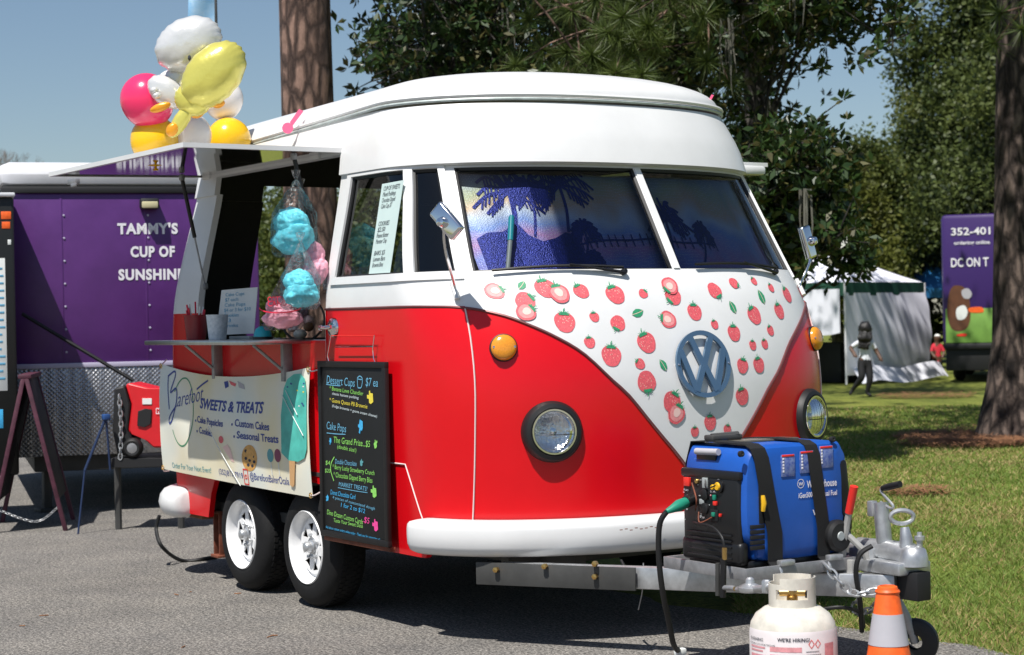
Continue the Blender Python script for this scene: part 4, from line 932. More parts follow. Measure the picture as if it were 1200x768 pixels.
for X, Y, r, m, fl, rot in ((214, 153, 24, 'cyellow', 1, 0), (176, 268, 22, 'csky', 1, 70), (228, 522, 22, 'cgreen', 1, 0), (234, 653, 22, 'cpink', 1, 0), (236, 335, 15, 'cgreen', -1, 30), (58, 325, 11, 'csky', 1, 80), (181, 408, 13, 'tealink', -1, 10), (46, 548, 12, 'csky', 1, 50)):
    c = cpx(X, Y); k = r/3.34/250; ca, sa = math.cos(R_(rot)), math.sin(R_(rot))
    P = [(c[0]+(x*fl*ca-y*sa)*k, c[1]+(x*fl*sa+y*ca)*k*1.25) for x, y in HAND]; A = sum(P[i][0]*P[(i+1) % 11][1]-P[(i+1) % 11][0]*P[i][1] for i in range(11))
    f = MB(); f.poly([P if A > 0 else P[::-1]], lambda a, c_, h: BB(a, c_, .002)); f.build('hand_drawing', m, cb, smooth=False)
f = MB(); hk = [Vector(at(px, py, 'y', -1.125)) for px, py in ((386, 426), (384, 417), (386, 406), (388, 393))]; f.tube(hk, .0035, 6); f.build('hanger', 'chrome', cb)
f = MB(); hk = [Vector(at(px, py, 'y', -1.125)) for px, py in ((441, 428), (438, 420), (437, 408), (439, 393))]; f.tube(hk, .0035, 6); f.build('hanger', 'chrome', cb)
f = MB(); f.tube([at(388, 393.5, 'y', -1.125), at(438, 393.5, 'y', -1.125)], .0022, 5); f.build('hanger_bar', 'redplastic', cb)
f = MB(); f.tube([at(393, 407, 'y', -1.125), at(438, 406.5, 'y', -1.125)], .0025, 5); f.build('hanger_bar', 'chrome', cb)
# ---- paper menu in the door window
def sidept(px, py, off=0):
    y = -1.05
    for _ in range(8): P = at(px, py, 'y', y); y = -W0(P[2])+off
    return Vector(P)
pm = thing('paper_menu', 'pale aqua handwritten paper menu taped to the door window', 'menu', sidept(445, 323, .05))
q = [sidept(px, py, .006) for px, py in ((431.8, 325), (456.8, 322.5), (474, 212), (448, 216))]
PM = frame(q[0], q[1]-q[0], q[3]-q[0]); wq, hq = (q[1]-q[0]).length, (q[3]-q[0]).length; sk = (q[3]-q[0]).dot((q[1]-q[0]).normalized())
PQ = lambda a, c, h=0: PM(a+sk*c/hq, c, h)
b = MB(); b.poly([[(0, 0), (wq, 0), (wq, hq), (0, hq)]], PQ, .001); b.build('sheet', 'palepaper', pm, smooth=False)
for i, (body, w) in enumerate((('CUP OF SWEETS', .75), ('Mixed Puddings', .6), ('Chocolate Dipped', .62), ('Cake Cup $7', .5), ('', 0), ('', 0), ('COOKIES', .5), ('$2.50', .35), ('Peanut Butter', .55), ('Monster Chip', .5), ('', 0), ('BARS $5', .5), ('Lemon Bars', .55), ('Brownie Bites', .5))):
    if body: text(body, PQ, .03, 'ink', pm, 'handwritten_line', width=w*wq, org=(.12*wq, hq*(.92-.063*i)), shear=.2, h=.0025)
# ---- cotton candy in clear bags
from mathutils import noise as mnoise
def blob(c, rx, ry, rz, amp=.12, freq=3, sub=4, top=0, seed=0):
    bm = bmesh.new(); bmesh.ops.create_icosphere(bm, subdivisions=sub, radius=1)
    for v in bm.verts:
        p = v.co.copy(); n = mnoise.fractal(p*freq*.5+Vector((seed, seed*.7, 0)), .9, 2.0, 4)*amp+.55*amp*mnoise.noise(p*freq+Vector((0, seed, seed)))
        k = 1+n-top*max(0, p.z); v.co = Vector((p.x*rx*k, p.y*ry*k, p.z*rz*(1+n)))+Vector(c)
    bm.verts.index_update(); r = ([v.co.copy() for v in bm.verts], [[v.index for v in f.verts] for f in bm.faces]); bm.free(); return r
def candybag(label, px, py, w, h, topx, topy, m, y=-1.22, seed=0, printed=False):
    c = Vector(at(px, py, 'y', y)); k = 8.9/FPX; rx = w*k/2; rz = h*k/2; top = Vector(at(topx, topy, 'y', y))
    t = thing('cotton_candy_bag', label, 'cotton candy', c-Vector((0, 0, rz)))
    f = MB()
    for q, (dz, dx, kr) in enumerate(((-.30, .05, 1.0), (.34, -.10, .86))): f.add(*blob(c+Vector((rx*dx, 0, rz*dz)), rx*.98*kr, rx*.85*kr, rz*(.70 if q == 0 else .62), .17, 2.3, 5, .10, seed+q*3.1))
    f.build('candy', m, t, 80)
    f = MB(); prof = []
    N = 14
    for i in range(N+1):
        u = i/N; ctr = (c-Vector((0, 0, rz*1.08))).lerp(top, u)
        zz = ctr.z; ins = (zz-c.z)/rz
        rr = rx*1.08*(1-.0*u) if ins < .6 else rx*1.08*max(.08, 1-(zz-c.z-.6*rz)/(top.z-c.z-.6*rz))**.8
        if i == 0: rr *= .8
        prof.append((ctr, rr))
    V = []; n = 26
    for i, (ctr, rr) in enumerate(prof):
        for j in range(n):
            a = 2*math.pi*j/n; k2 = 1+.09*mnoise.noise(Vector((math.cos(a)*2.5, math.sin(a)*2.5, i*.35+seed)))+.05*math.sin(a*7+seed+i*.3)
            V.append(ctr+Vector((math.cos(a)*rr*k2, math.sin(a)*rr*.85*k2, 0)))
    f.add(V, [(i*n+j, i*n+(j+1) % n, (i+1)*n+(j+1) % n, (i+1)*n+j) for i in range(N) for j in range(n)]); f.build('clear_bag', 'plastic', t, 30)
    f = MB(); f.lathe([(.008, -.02), (.010, 0), (.006, .006), (.018, .03), (.024, .05), (.012, .048)], 10, Matrix.Translation(top)); f.build('bag_knot', 'plastic', t, 30)
    if printed:
        for i, (zz, txt) in enumerate(((.62, 'COTTON'), (.36, 'CANDY'))):
            fn = lambda a, b_, h=0: c+Vector((.84, -.54, 0)).normalized()*0+Vector((.54, .84, 0)).normalized()*a+Vector((.84, -.54, 0)).normalized()*(rx*1.16*math.sqrt(max(.05, 1-(a/rx/1.3)**2)))+Vector((0, 0, b_))
            text(txt, fn, .035, 'bagred', t, 'bag_lettering', width=rx*1.1, org=(-rx*.55, rz*zz*1.0), bold=.02)
        g = MB(); stroke([(rx*.95*math.cos(a), rz*.28+rz*.16*math.sin(a)*2-.0) for a in np.linspace(math.pi, 2*math.pi, 14)], fn, .006, g, 0, 0); g.build('bag_stripe', 'bagred', t, smooth=False)
    return t
candybag('clear bag of aqua cotton candy, topmost, hanging in the serving hatch', 343, 270, 56, 58, 347, 212, 'candyblue', seed=1)
candybag('clear bag of pink cotton candy with red printing hanging lowest in hatch', 331, 366, 52, 40, 350, 290, 'candypink', -1.21, 5, True)
candybag('clear bag of aqua cotton candy hanging beside the red printed bag', 352, 338, 48, 46, 352, 285, 'candyblue', -1.26, 9)
candybag('clear bag of pink cotton candy half hidden behind the aqua bags', 369, 308, 34, 52, 352, 222, 'candypink', -1.13, 13)
# ---- things on the serving shelf
def shelfbase(px, y): P = at(px, 398, 'y', y); return Vector((P[0], y, 1.3135))
p = shelfbase(255, -1.26); cup = thing('paper_cup', 'speckled grey paper cup standing on the serving shelf', 'cup', p)
b = MB(); b.lathe([(0, .002), (.044, 0), (.056, .125), (.058, .128), (.054, .128), (.043, .01), (0, .01)], 32, Matrix.Translation(p)); b.build('cup_wall', 'speckle', cup)
p = shelfbase(230, -1.24); sb = thing('straw_holder', 'dark red holder full of striped paper straws on serving shelf', 'straw holder', p)
b = MB(); b.lathe([(0, .002), (.05, 0), (.062, .13), (.066, .13), (.06, .12), (.048, .01), (0, .01)], 24, Matrix.Translation(p)); b.build('holder', mat('dark red holder', (.22, .01, .015), .4), sb)
for i in range(11):
    a = random.uniform(0, 6.28); e = p+Vector((.06*math.cos(a), .045*math.sin(a), random.uniform(.15, .2))); b = MB(); b.tube([p+Vector((.02*math.cos(a), .02*math.sin(a), .02)), e], .005, 6); b.build('straw', random.choice(['paper', 'bagred', 'bagred']), sb)
p = shelfbase(281, -1.14); ms = thing('menu_stand', 'white price list in a slanted stand on the serving shelf', 'menu stand', p)
q0 = Vector(at(254, 393, 'y', -1.13)); q1 = Vector(at(298, 391, 'y', -1.10)); up = Vector((0, .05, 1)).normalized(); MS = frame(q0, q1-q0, up); wq2 = (q1-q0).length
b = MB(); b.poly([[(0, 0), (wq2, 0), (wq2*1.08, .235), (.05, .235)]], MS, .003); b.build('sheet', 'paper', ms, smooth=False)
for i, (s_, w) in enumerate((('Cake Cups', .5), ('$7 each', .35), ('Cake Pops', .55), ('$4 or 3 for $10', .7), ('Cookies', .4), ('$3', .2), ('Drinks', .4))): text(s_, MS, .026, 'cblue', ms, 'price_line', width=w*wq2, org=(.18*wq2+.01*(6-i)*.4, .2-.027*i), h=.005)
b = MB(); b.box(p+Vector((0, .02, .008)), (.24, .05, .016), .003); b.build('stand_foot', 'greyplastic', ms)
p = shelfbase(308, -1.18); td = thing('teal_bell', 'small teal dome call bell standing on the serving shelf', 'bell', p)
b = MB(); b.lathe([(.045, .012), (.044, .03), (.034, .052), (.016, .064), (0, .066)], 24, Matrix.Translation(p)); b.build('dome', 'teal', td)
b = MB(); b.lathe([(.0, 0), (.05, 0), (.05, .012), (.03, .014)], 24, Matrix.Translation(p)); b.lathe([(.006, .06), (.006, .075), (.012, .078), (0, .084)], 10, Matrix.Translation(p)); b.build('base', 'black', td)
p = Vector((-1.88, -.95, 1.29)); dr = thing('display_ring', 'round glass cake display standing on the cabinet inside the serving hatch', 'display', p)
b = MB(); b.tube([p+Vector((.0, 0, .12))+Vector((.11*math.cos(t)*.6, .11*math.cos(t)*.8, .11*math.sin(t))) for t in np.linspace(0, 6.28, 29)[:-1]], .006, 6, closed=True); b.build('ring', 'darksteel', dr)
b = MB(); b.lathe([(0, 0), (.09, 0), (.09, .012), (.02, .02)], 24, Matrix.Translation(p)); b.build('plinth', 'wood', dr)
for i in range(7): 
    b = MB(); b.add(*blob(p+Vector((random.uniform(-.05, .05), random.uniform(-.05, .05), .045+.035*(i//3))), .027, .027, .024, .1, 4, 2, 0, i)); b.build('cake_pop', random.choice(['wood', 'cream', 'spale']), dr)
# ---- balloons on the awning
def balloon(name, label, px, py, rpx, m, dep=9.6, sq_=1.12):
    c = Vector(far(px, py, dep)); r = rpx*dep/FPX; t = thing(name, label, 'balloon', c-Vector((0, 0, r*1.25)), 'balloon bunch on the awning')
    f = MB(); pr = []
    for i in range(22):
        a = math.pi*i/21; q = -math.cos(a); pr.append((max(1e-4, r*math.sin(a)*(1 if q > 0 else 1+.0*q)), r*q*(1.0 if q > 0 else sq_)))
    tilt = Matrix.Translation(c) @ Matrix.Rotation(random.uniform(-.3, .3), 4, 'X') @ Matrix.Rotation(random.uniform(-.3, .3), 4, 'Y')
    f.lathe(pr, 32, tilt); f.build('skin', m, t, 80)
    f = MB(); f.lathe([(.004, -r*sq_+.004), (.006, -r*sq_-.008), (.016, -r*sq_-.018), (.012, -r*sq_-.02)], 10, tilt); f.build('knot', m, t)
    return t
balloon('balloon', 'round pink balloon at the edge of the balloon bunch', 172, 117, 31, 'bpink', 9.55)
balloon('balloon', 'yellow balloon directly below the pink balloon', 181, 164, 28, 'byellow', 9.6)
balloon('balloon', 'white balloon between the two yellow balloons', 223, 158, 25, 'bwhite', 9.7)
balloon('balloon', 'yellow balloon beside the white roof below a white balloon', 268, 164, 26, 'byellow', 9.9)
balloon('balloon', 'white balloon behind the yellow foil duck', 262, 116, 23, 'bwhite', 9.95)
balloon('balloon', 'small white balloon mostly hidden behind the swan balloon', 201, 100, 18, 'bwhite', 9.95)
def foil(f, c, ex, ey, rx, ry, rz, mi=0, pinch=.13, n=72):
    c = Vector(c); ex = Vector(ex).normalized(); ey = Vector(ey); ey = (ey-ex*ey.dot(ex)).normalized(); ez = ex.cross(ey)
    V = []; K = 12
    for i in range(-K, K+1):
        a = i/K*math.pi/2; cr = math.cos(a); hh = math.sin(a)
        for j in range(n):
            t = 2*math.pi*j/n; rad = cr if abs(i) < K else 0
            wr = 1-pinch*.35*(1-abs(hh))*(.5+.5*math.sin(17*t+2.5*math.sin(3*t)))
            V.append(c+ex*(rx*rad**.7*math.cos(t)*wr)+ey*(ry*rad**.7*math.sin(t)*wr)+ez*(rz*hh*(1+.06*math.sin(5*t)*cr*cr)))
    f.add(V, [(i*n+j, i*n+(j+1) % n, (i+1)*n+(j+1) % n, (i+1)*n+j) for i in range(2*K) for j in range(n)], mi)
fwd = -Vector(_F); RX = Vector(_R); UP = Vector(_U)
def PD(px, py, d): return Vector(far(px, py, d))
k = 9.4/FPX
sw = thing('swan_balloon', 'white foil swan balloon at the top of the balloon bunch', 'balloon', PD(215, 120, 9.4), 'balloon bunch on the awning')
ang = lambda a: (RX*math.cos(R_(a))+UP*math.sin(R_(a)), -RX*math.sin(R_(a))+UP*math.cos(R_(a)))
f = MB(); foil(f, PD(221, 52, 9.4), *ang(28), 42*k, 31*k, 26*k); f.build('body', 'fwhite', sw, 70)
f = MB(); foil(f, PD(196, 108, 9.4), *ang(-35), 26*k, 17*k, 14*k); f.build('wing', 'fwhite', sw, 70)
f = MB(); foil(f, PD(206, 92, 9.45), *ang(60), 18*k, 13*k, 11*k); f.build('neck', 'fwhite', sw, 70)
f = MB(); foil(f, PD(188, 126, 9.3), *ang(20), 13*k, 5*k, 5*k); f.build('foot', 'forange', sw, 70)
for q in ((181, 106), (184, 112)): f = MB(); f.add(*blob(PD(*q, 9.3), 5*k, 5*k, 4*k, .05)); f.build('foot_lobe', 'fwhite', sw, 70)
f = MB(); f.add(*blob(PD(222, 68, 9.24), 2*k, 2*k, 3.4*k, .0, sub=2)); f.build('eye', 'ink', sw, 70)
dk = thing('duck_balloon', 'pale yellow foil duck balloon tipped over in front of the swan', 'balloon', PD(235, 140, 9.2), 'balloon bunch on the awning')
k = 9.2/FPX
f = MB(); foil(f, PD(250, 88, 9.2), *ang(48), 47*k, 31*k, 27*k); f.build('body', 'fyellow', dk, 70)
f = MB(); foil(f, PD(226, 117, 9.22), *ang(70), 20*k, 22*k, 18*k); f.build('head', 'fyellow', dk, 70)
f = MB(); foil(f, PD(212, 142, 9.2), *ang(58), 23*k, 9*k, 8*k); f.build('neck', 'fyellow', dk, 70)
f = MB(); foil(f, PD(202, 152, 9.18), *ang(55), 9*k, 7*k, 6*k); f.build('foot', 'forange', dk, 70)
for q in ((256, 122), (231, 134)): f = MB(); foil(f, PD(*q, 9.25), *ang(15), 8*k, 5*k, 5*k); f.build('foot', 'forange', dk, 70)
for px, py, d in ((222, 150, 9.5),): 
    f = MB(); f.tube([PD(222, 150, 9.6), PD(226, 176, 9.6)-Vector((0, 0, .02))], .003, 5); st = f.build('balloon_string', 'paper'); tag(st, 'thin white string tying the balloon bunch to the awning', 'string')
# ---- blue generator on the drawbar tray
gen = thing('generator', 'blue portable generator with black control panel strapped on the drawbar tray', 'generator', (.93, -.35, .41))
GX0, GX1, GY0, GY1, GZ0, GZ1 = .735, 1.135, -.60, -.075, .425, .885
b = MB()
prof = [(GY0+.045, .50), (GY0+.0, .55), (GY0-.0, .76), (GY0+.02, .855), (GY0+.075, .882), (-.30, .885), (-.13, .885), (GY1-.02, .862), (GY1, .80), (GY1-.012, .6), (GY1-.05, .46), (GY1-.08, .44), (GY0+.09, .44)]
pr = [(p.x, p.y) for p in catmull([(a, c, 0) for a, c in prof], 4, True)]
fn = lambda a, c, h=0: Vector((GX0+.04+h, a, c))
for x0, x1, ins in ((0, .32, 0),): pass
V = []; secs = [(0, .045), (.012, .014), (.035, 0), (.365, 0), (.388, .012), (.40, .045)]
cy = (GY0+GY1)/2; cz = .665; n = len(pr)
for xx, ins in secs:
    for a, c in pr:
        sa = 1-ins/.26; sc = 1-ins/.23; V.append((GX0+xx, cy+(a-cy)*sa, cz+(c-cz)*sc))
b.add(V, [(i*n+j, (i+1)*n+j, (i+1)*n+(j+1) % n, i*n+(j+1) % n) for i in range(len(secs)-1) for j in range(n)]+[tuple(range(n)), tuple((len(secs)-1)*n+j for j in range(n))[::-1]])
gb = b.build('casing', 'gblue', gen, 35, fix=True)
b = MB(); b.box((.93, -.60, .625), (.345, .03, .285), .02, seg=3); b.box((.93, -.595, .475), (.365, .05, .09), .02, seg=3); b.box((.93, -.604, .772), (.36, .03, .035), .01)
gp_ = b.build('control_panel', 'black', gen, 40)
for i in range(5): b = MB(); b.box((.93, -.622, .455+.022*i), (.27, .006, .008), .002); b.build('panel_louvre', 'black', gp_)
GF = XZ(-.616)
def gpx(px, py): P = at(px, py, 'y', -.617); return P[0], P[2]
def knob(px, py, r, d, m, nm='outlet'): a, c = gpx(px, py); f = MB(); f.lathe([(r, 0), (r, d*.8), (r*.85, d), (0, d)], 20, mframe((a, -.614, c), (0, -1, 0))); return f.build(nm, m, gp_)
def plate(px, py, w, h, m, nm='switch', d=.006): a, c = gpx(px, py); f = MB(); f.box((a, -.616-d/2, c), (w, d, h), .0015); return f.build(nm, m, gp_)
plate(806.5, 564.5, .034, .034, 'redplastic', 'rocker_switch', .012); knob(817, 564, .010, .01, 'brass'); plate(827, 566, .03, .04, 'greyplastic', 'breaker', .008)
knob(843, 570, .026, .012, 'black', 'dial'); knob(843, 570, .016, .018, 'yellow', 'dial_pointer'); knob(836, 571, .010, .012, 'yellow', 'fuel_cap')
plate(823, 588, .028, .02, 'greyplastic', 'usb_port'); plate(838, 583, .014, .02, 'green', 'start_switch', .01); plate(839, 590, .018, .016, 'redplastic', 'stop_switch', .01); plate(837, 603, .016, .016, 'green', 'reset_switch', .01); plate(845, 604, .008, .012, 'redplastic', 'reset_lamp', .01)
knob(826, 580, .022, .01, 'rubber'); knob(826, 596, .022, .01, 'rubber'); plate(837, 604, .045, .045, 'truckblack', 'outlet_plate', .003)
tag(text('PUSH', GF, .012, 'lettering', gp_, 'panel_lettering', org=gpx(802, 575), h=.004), None); text('DC 12V', GF, .010, 'lettering', gp_, 'panel_lettering', org=gpx(820, 607), h=.004); text('OUTPUT', GF, .010, 'lettering', gp_, 'panel_lettering', org=gpx(833, 577), h=.004)
for i in range(16): plate(random.uniform(801, 850), random.uniform(560, 612), random.uniform(.004, .012), random.uniform(.003, .006), random.choice(['lettering', 'greyplastic', 'labelred', 'steel']), 'panel_mark', .003)
for q in ((812, 566, 822, 585, 816, 598), (828, 562, 834, 572, 846, 566), (820, 600, 826, 612, 836, 606)):
    b = MB(); b.tube(catmull([Vector((gpx(q[i], q[i+1])[0], -.622-.02*(i == 2), gpx(q[i], q[i+1])[1])) for i in (0, 2, 4)], 6), .003, 6); b.build('panel_wire', random.choice(['rust', 'yellow', 'black']), gp_)
b = MB(); b.tube([at(816, 529, 'y', -.60), at(842, 530, 'y', -.60)], .013, 12); b.build('carry_grip', 'reflect', gen)
b = MB(); b.box(at(829, 534, 'y', -.588), (.12, .02, .035), .006); b.build('grip_recess', 'black', gen)
b = MB(); b.box((.90, -.32, .888), (.10, .30, .012), .004); b.build('top_panel', mat('smoked panel', (.10, .09, .07), .15), gen)
# long side dressing (faces +X)
def gx(px, py): P = at(px, py, 'x', GX1+.004); return P[1], P[2]
GS = lambda a, c, h=0: Vector((GX1+.0012+h, a, c))
def gbox(px0, py0, px1, py1, d, m, nm, bev=.006):
    a0, c0 = gx(px0, py0); a1, c1 = gx(px1, py1); f = MB(); f.box((GX1+d/2-.004, (a0+a1)/2, (c0+c1)/2), (d+.008, abs(a1-a0), abs(c1-c0)), bev); return f.build(nm, m, gen)
gbox(889, 560, 899, 614, .002, 'truckblack', 'pull_recess', .004)
b = MB(); p = at(894, 590, 'x', GX1+.012); b.tube([Vector(p)+Vector((0, 0, -.03)), Vector(p)+Vector((.006, 0, 0)), Vector(p)+Vector((0, 0, .03))], [.008, .011, .008], 8); b.build('pull_handle', 'yellow', gen)
for i in range(5): gbox(881, 616+i*6.2, 897, 619+i*6.2, .001, 'truckblack', 'vent_slot', .001)
for i, (px, py) in enumerate(((917, 534), (939, 530), (962, 524))):
    a, c = gx(px, py); f = MB(); f.box((GX1+.002, a+.028, c-.04), (.003, .07, .085), .001); st = f.build('warning_sticker', mat('sticker blue', (.03, .07, .35), .5, col2=(.22, .28, .5), scale=70), gen)
    f = MB(); f.box((GX1+.0035, a+.028, c-.002), (.003, .062, .008), .001); f.build('sticker_header', 'redplastic', st)
    for q in range(5): f = MB(); f.box((GX1+.004, a+.004, c-.014-.012*q), (.002, .008, .008), .0005); f.build('sticker_icon', 'lettering', st)
a, c = gx(939, 567)
f = MB(); f.poly([circ(a, c, .018, 28), circ(a, c, .0155, 28)[::-1]], GS); 
for p, q in (((-.010, .006), (-.005, -.008)), ((-.005, -.008), (0, .006)), ((0, .006), (.005, -.008)), ((.005, -.008), (.010, .006))): stroke([(a+p[0], c+p[1]), (a+q[0], c+q[1])], GS, .0032, f, 0, .0003, smooth=False)
f.build('maker_mark', 'lettering', gen, smooth=False)
text('Westinghouse', GS, .04, 'lettering', gen, 'maker_lettering', bold=.02, org=gx(946, 572), width=gx(981, 568)[0]-gx(946, 572)[0])
text('iGen5000DFc Dual Fuel', GS, .028, 'lettering', gen, 'model_lettering', bold=.02, org=gx(936, 584), width=gx(981, 579)[0]-gx(936, 584)[0])
text('V', GS, .03, 'lettering', gen, 'badge_lettering', org=gx(953, 604), bold=.03)
b = MB(); p = Vector(at(981, 628, 'x', GX1+.012)); b.lathe([(.018, .022), (.05, .024), (.062, .014), (.064, 0), (.062, -.02), (.05, -.026)], 28, mframe(p, (1, 0, 0))); gw = b.build('wheel', 'rubber', gen)
b = MB(); b.lathe([(.0, .026), (.016, .026), (.02, .02)], 16, mframe(p, (1, 0, 0))); b.build('hub', 'greyplastic', gw)
b = MB(); b.box((1.10, -.10, .70), (.075, .05, .22), .015, Matrix.Rotation(R_(6), 3, 'X')); b.box((1.10, -.075, .585), (.06, .04, .12), .015); b.build('rear_corner_guard', 'black', gen)
b = MB(); b.box((.93, -.34, .43), (.37, .48, .03), .008); b.build('base', 'black', gen)
for px, py in ((869, 532), (976, 515)): f = MB(); p = at(px, py, 'x', GX1-.004); f.lathe([(.012, -.01), (.012, .004), (.006, .006), (0, .002)], 12, mframe(p, (1, 0, .15))); f.build('case_screw', 'truckblack', gen)
# straps
def strapthing(label, pxt, pxb, w):
    yt = at(pxt, 516, 'x', GX1)[1]; yb = at(pxb, 640, 'x', GX1+.006)[1]; t = thing('ratchet_strap', label, 'strap', (1.15, yb, .43), 'straps round the blue generator')
    sec = [(GX0-.004, .45, yt), (GX0-.005, .80, yt), (GX0+.03, .888, yt), (.90, .893, yt), (1.09, .889, yt), (1.125, .875, yt), (1.139, .84, yt+(yb-yt)*.1), (1.1405, .7, yt+(yb-yt)*.5), (1.141, .55, yb), (1.141, .44, yb), (1.16, .425, yb)]
    f = MB(); V = [(x+e*.0, y+s_*w/2, z+.0) for x, z, y in sec for s_, e in ((-1, 0), (1, 0))]; f.add(V, [(2*i, 2*i+1, 2*i+3, 2*i+2) for i in range(len(sec)-1)]); o = f.build('webbing', 'strap', t, 40); solid(o, .004, 0)
    f = MB(); p = Vector((1.165, yb, .425)); f.tube(catmull([p, p+Vector((.012, 0, -.02)), p+Vector((.01, .0, -.04))], 4), .006, 6); f.box(p+Vector((.004, .03, .012)), (.03, .07, .022), .004); f.build('hook', 'galv', t); return t
strapthing('black webbing strap over the generator crossing the yellow pull handle side', 889, 908, .072)
strapthing('black webbing strap over the generator crossing the maker name', 951, 965, .062)
b = MB(); b.box((.84, -.47, .905), (.06, .15, .022), .006); b.tube([(.84, -.53, .91), (.86, -.41, .915)], .012, 8); tag(b.build('strap_ratchet', 'darksteel'), 'dark metal ratchet buckle resting on the generator top', 'ratchet')
# power lead and gas hose
pl = thing('power_lead', 'black power lead with green plug running from generator to ground', 'cable', at(795, 760, 'z', 0))
P0 = Vector((gpx(812, 585)[0], -.62, gpx(812, 585)[1])); P1 = Vector(at(789, 596, 'y', -.73)); P2 = Vector(at(781, 600, 'y', -.76))
b = MB(); b.tube([P0+Vector((0, .0, 0)), P0.lerp(P1, .35)], .024, 12); b.build('plug_body', 'black', pl)
b = MB(); b.tube([P0.lerp(P1, .3), P0.lerp(P1, .7), P1, P2], [.020, .024, .017, .010], 12); b.build('plug_sleeve', 'green', pl)
b = MB(); b.tube(catmull([P2, Vector(at(773, 615, 'y', -.78)), Vector(at(772, 650, 'y', -.78)), Vector(at(776, 690, 'y', -.76)), Vector(at(784, 730, 'y', -.70)), Vector(at(790, 757, 'y', -.64)), Vector(at(798, 764, 'z', .012))], 8), .0115, 10); b.build('cable', 'rubber', pl)
b = MB(); b.box(at(797, 764, 'z', .03), (.03, .05, .03), .008); b.build('cable_tag', 'paper', pl)
gh = thing('gas_hose', 'black gas hose with brass fittings and regulator linking generator to tank', 'hose', at(848, 690, 'y', -.70))
b = MB(); b.tube(catmull([(gpx(812, 612)[0], -.615, gpx(812, 612)[1]), at(820, 614, 'y', -.66), at(835, 618, 'y', -.68), at(846, 630, 'y', -.69), at(849, 645, 'y', -.69)], 8), .0055, 8); b.build('hose', 'rubber', gh)
H = lambda px, py, y=-.70: Vector(at(px, py, 'y', y))
b = MB(); b.tube([H(849, 642), H(849, 656)], .0095, 8); b.build('brass_fitting', 'brass', gh)
b = MB(); b.tube([H(848, 655), H(847, 700)], .012, 10); b.build('quick_coupling', 'black', gh)
b = MB(); b.tube([H(841, 660), H(841, 698)], .009, 10); b.build('valve_lever', 'darksteel', gh)
b = MB(); b.tube([H(846, 689), H(857, 689), H(861, 690)], .010, 10); b.build('elbow', 'steel', gh)
b = MB(); b.tube([H(858, 690), H(866, 691)], .008, 8); b.build('brass_nipple', 'brass', gh)
rg = H(879, 690, -.73)
b = MB(); b.lathe([(.0, -.014), (.042, -.012), (.046, -.004), (.046, .006), (.036, .012), (.018, .02), (.015, .036), (.008, .042), (0, .042)], 28, Matrix.Translation(rg)); b.tube([H(864, 691), rg], .011, 8); b.build('regulator', 'galv', gh)
b = MB(); b.tube([rg, H(898, 689, -.76), H(912, 686, -.77)], .012, 10); b.lathe([(.017, -.02), (.017, .02), (.012, .026), (0, .026)], 6, Matrix.Translation(H(898, 688, -.76))); b.build('regulator_nut', 'galv', gh)
# ---- propane tank
TP = Vector((1.584, -.776, 0)); tk = thing('propane_tank', 'cream propane tank with red and white label standing on the asphalt', 'propane tank', TP); MTk = Matrix.Translation(TP)
b = MB(); b.lathe([(0, .03), (.06, .032), (.11, .045), (.143, .075), (.154, .11), (.154, .265), (.148, .298), (.13, .328), (.10, .350), (.06, .362), (0, .365)], 48, MTk); b.build('cylinder', 'cream', tk)
b = MB(); b.lathe([(.10, .0), (.105, .0), (.107, .035), (.115, .05), (.11, .05), (.10, .03), (.10, 0)], 40, MTk); b.build('foot_ring', 'cream', tk)
va = math.atan2(CP[1]-TP.y, CP[0]-TP.x)
b = MB(); n = 60; cut = lambda a: .365
def coll(a):
    d = (a-va+math.pi) % (2*math.pi)-math.pi; return d
for z0, z1, rng_ in ((.345, .384, None), (.384, .418, 'w'), (.418, .436, None), (.436, .458, 't')):
    for i in range(n):
        a0, a1 = 2*math.pi*i/n, 2*math.pi*(i+1)/n; d = coll((a0+a1)/2)
        if rng_ == 'w' and (abs(d) < .72 or abs(abs(d)-math.pi) < .7): continue
        if rng_ == 't' and not (-.5 < d < 1.9 or abs(d) > 2.2): continue
        V = [TP+Vector((r*math.cos(a), r*math.sin(a), z)) for r in (.083, .079) for a, z in ((a0, z0), (a1, z0), (a1, z1), (a0, z1))]
        b.add(V, [(0, 1, 2, 3), (7, 6, 5, 4), (3, 2, 6, 7), (1, 0, 4, 5), (0, 3, 7, 4), (2, 1, 5, 6)])
b.build('collar', 'cream', tk, fix=True)
b = MB(); b.lathe([(.02, .36), (.02, .385), (.014, .39), (.014, .42), (.024, .42), (.024, .432), (0, .434)], 14, MTk); rv = Vector((math.sin(va), -math.cos(va), 0)); b.tube([TP+Vector((0, 0, .40))-rv*.05, TP+Vector((0, 0, .40))+rv*.045], .013, 10); b.build('valve', 'brass', tk)
b = MB(); b.tube([TP+Vector((0, 0, .40))-rv*.045, TP+Vector((0, 0, .40))-rv*.068], .019, 12); b.build('valve_cap', 'black', tk)
b = MB(); A0, A1 = va-1.35, va+1.5
b.lathe([(.1556, .10), (.1556, .272), (.1530, .284)], 40, MTk, arc=(A0, A1)); lb = b.build('label', 'label', tk)
TF = lambda a, c, h=0: TP+Vector((math.cos(va+a/.157), math.sin(va+a/.157), 0))*(.1562+h)+Vector((0, 0, c))
text("WE'RE HIRING!", TF, .017, 'ink', lb, 'label_lettering', bold=.02, org=(-.055, .252)); text('WARNING', TF, .016, 'ink', lb, 'label_lettering', org=(-.19, .247)); text('FLAMMABLE GAS UNDER PRESSURE', TF, .008, 'ink', lb, 'label_lettering', org=(-.19, .233))
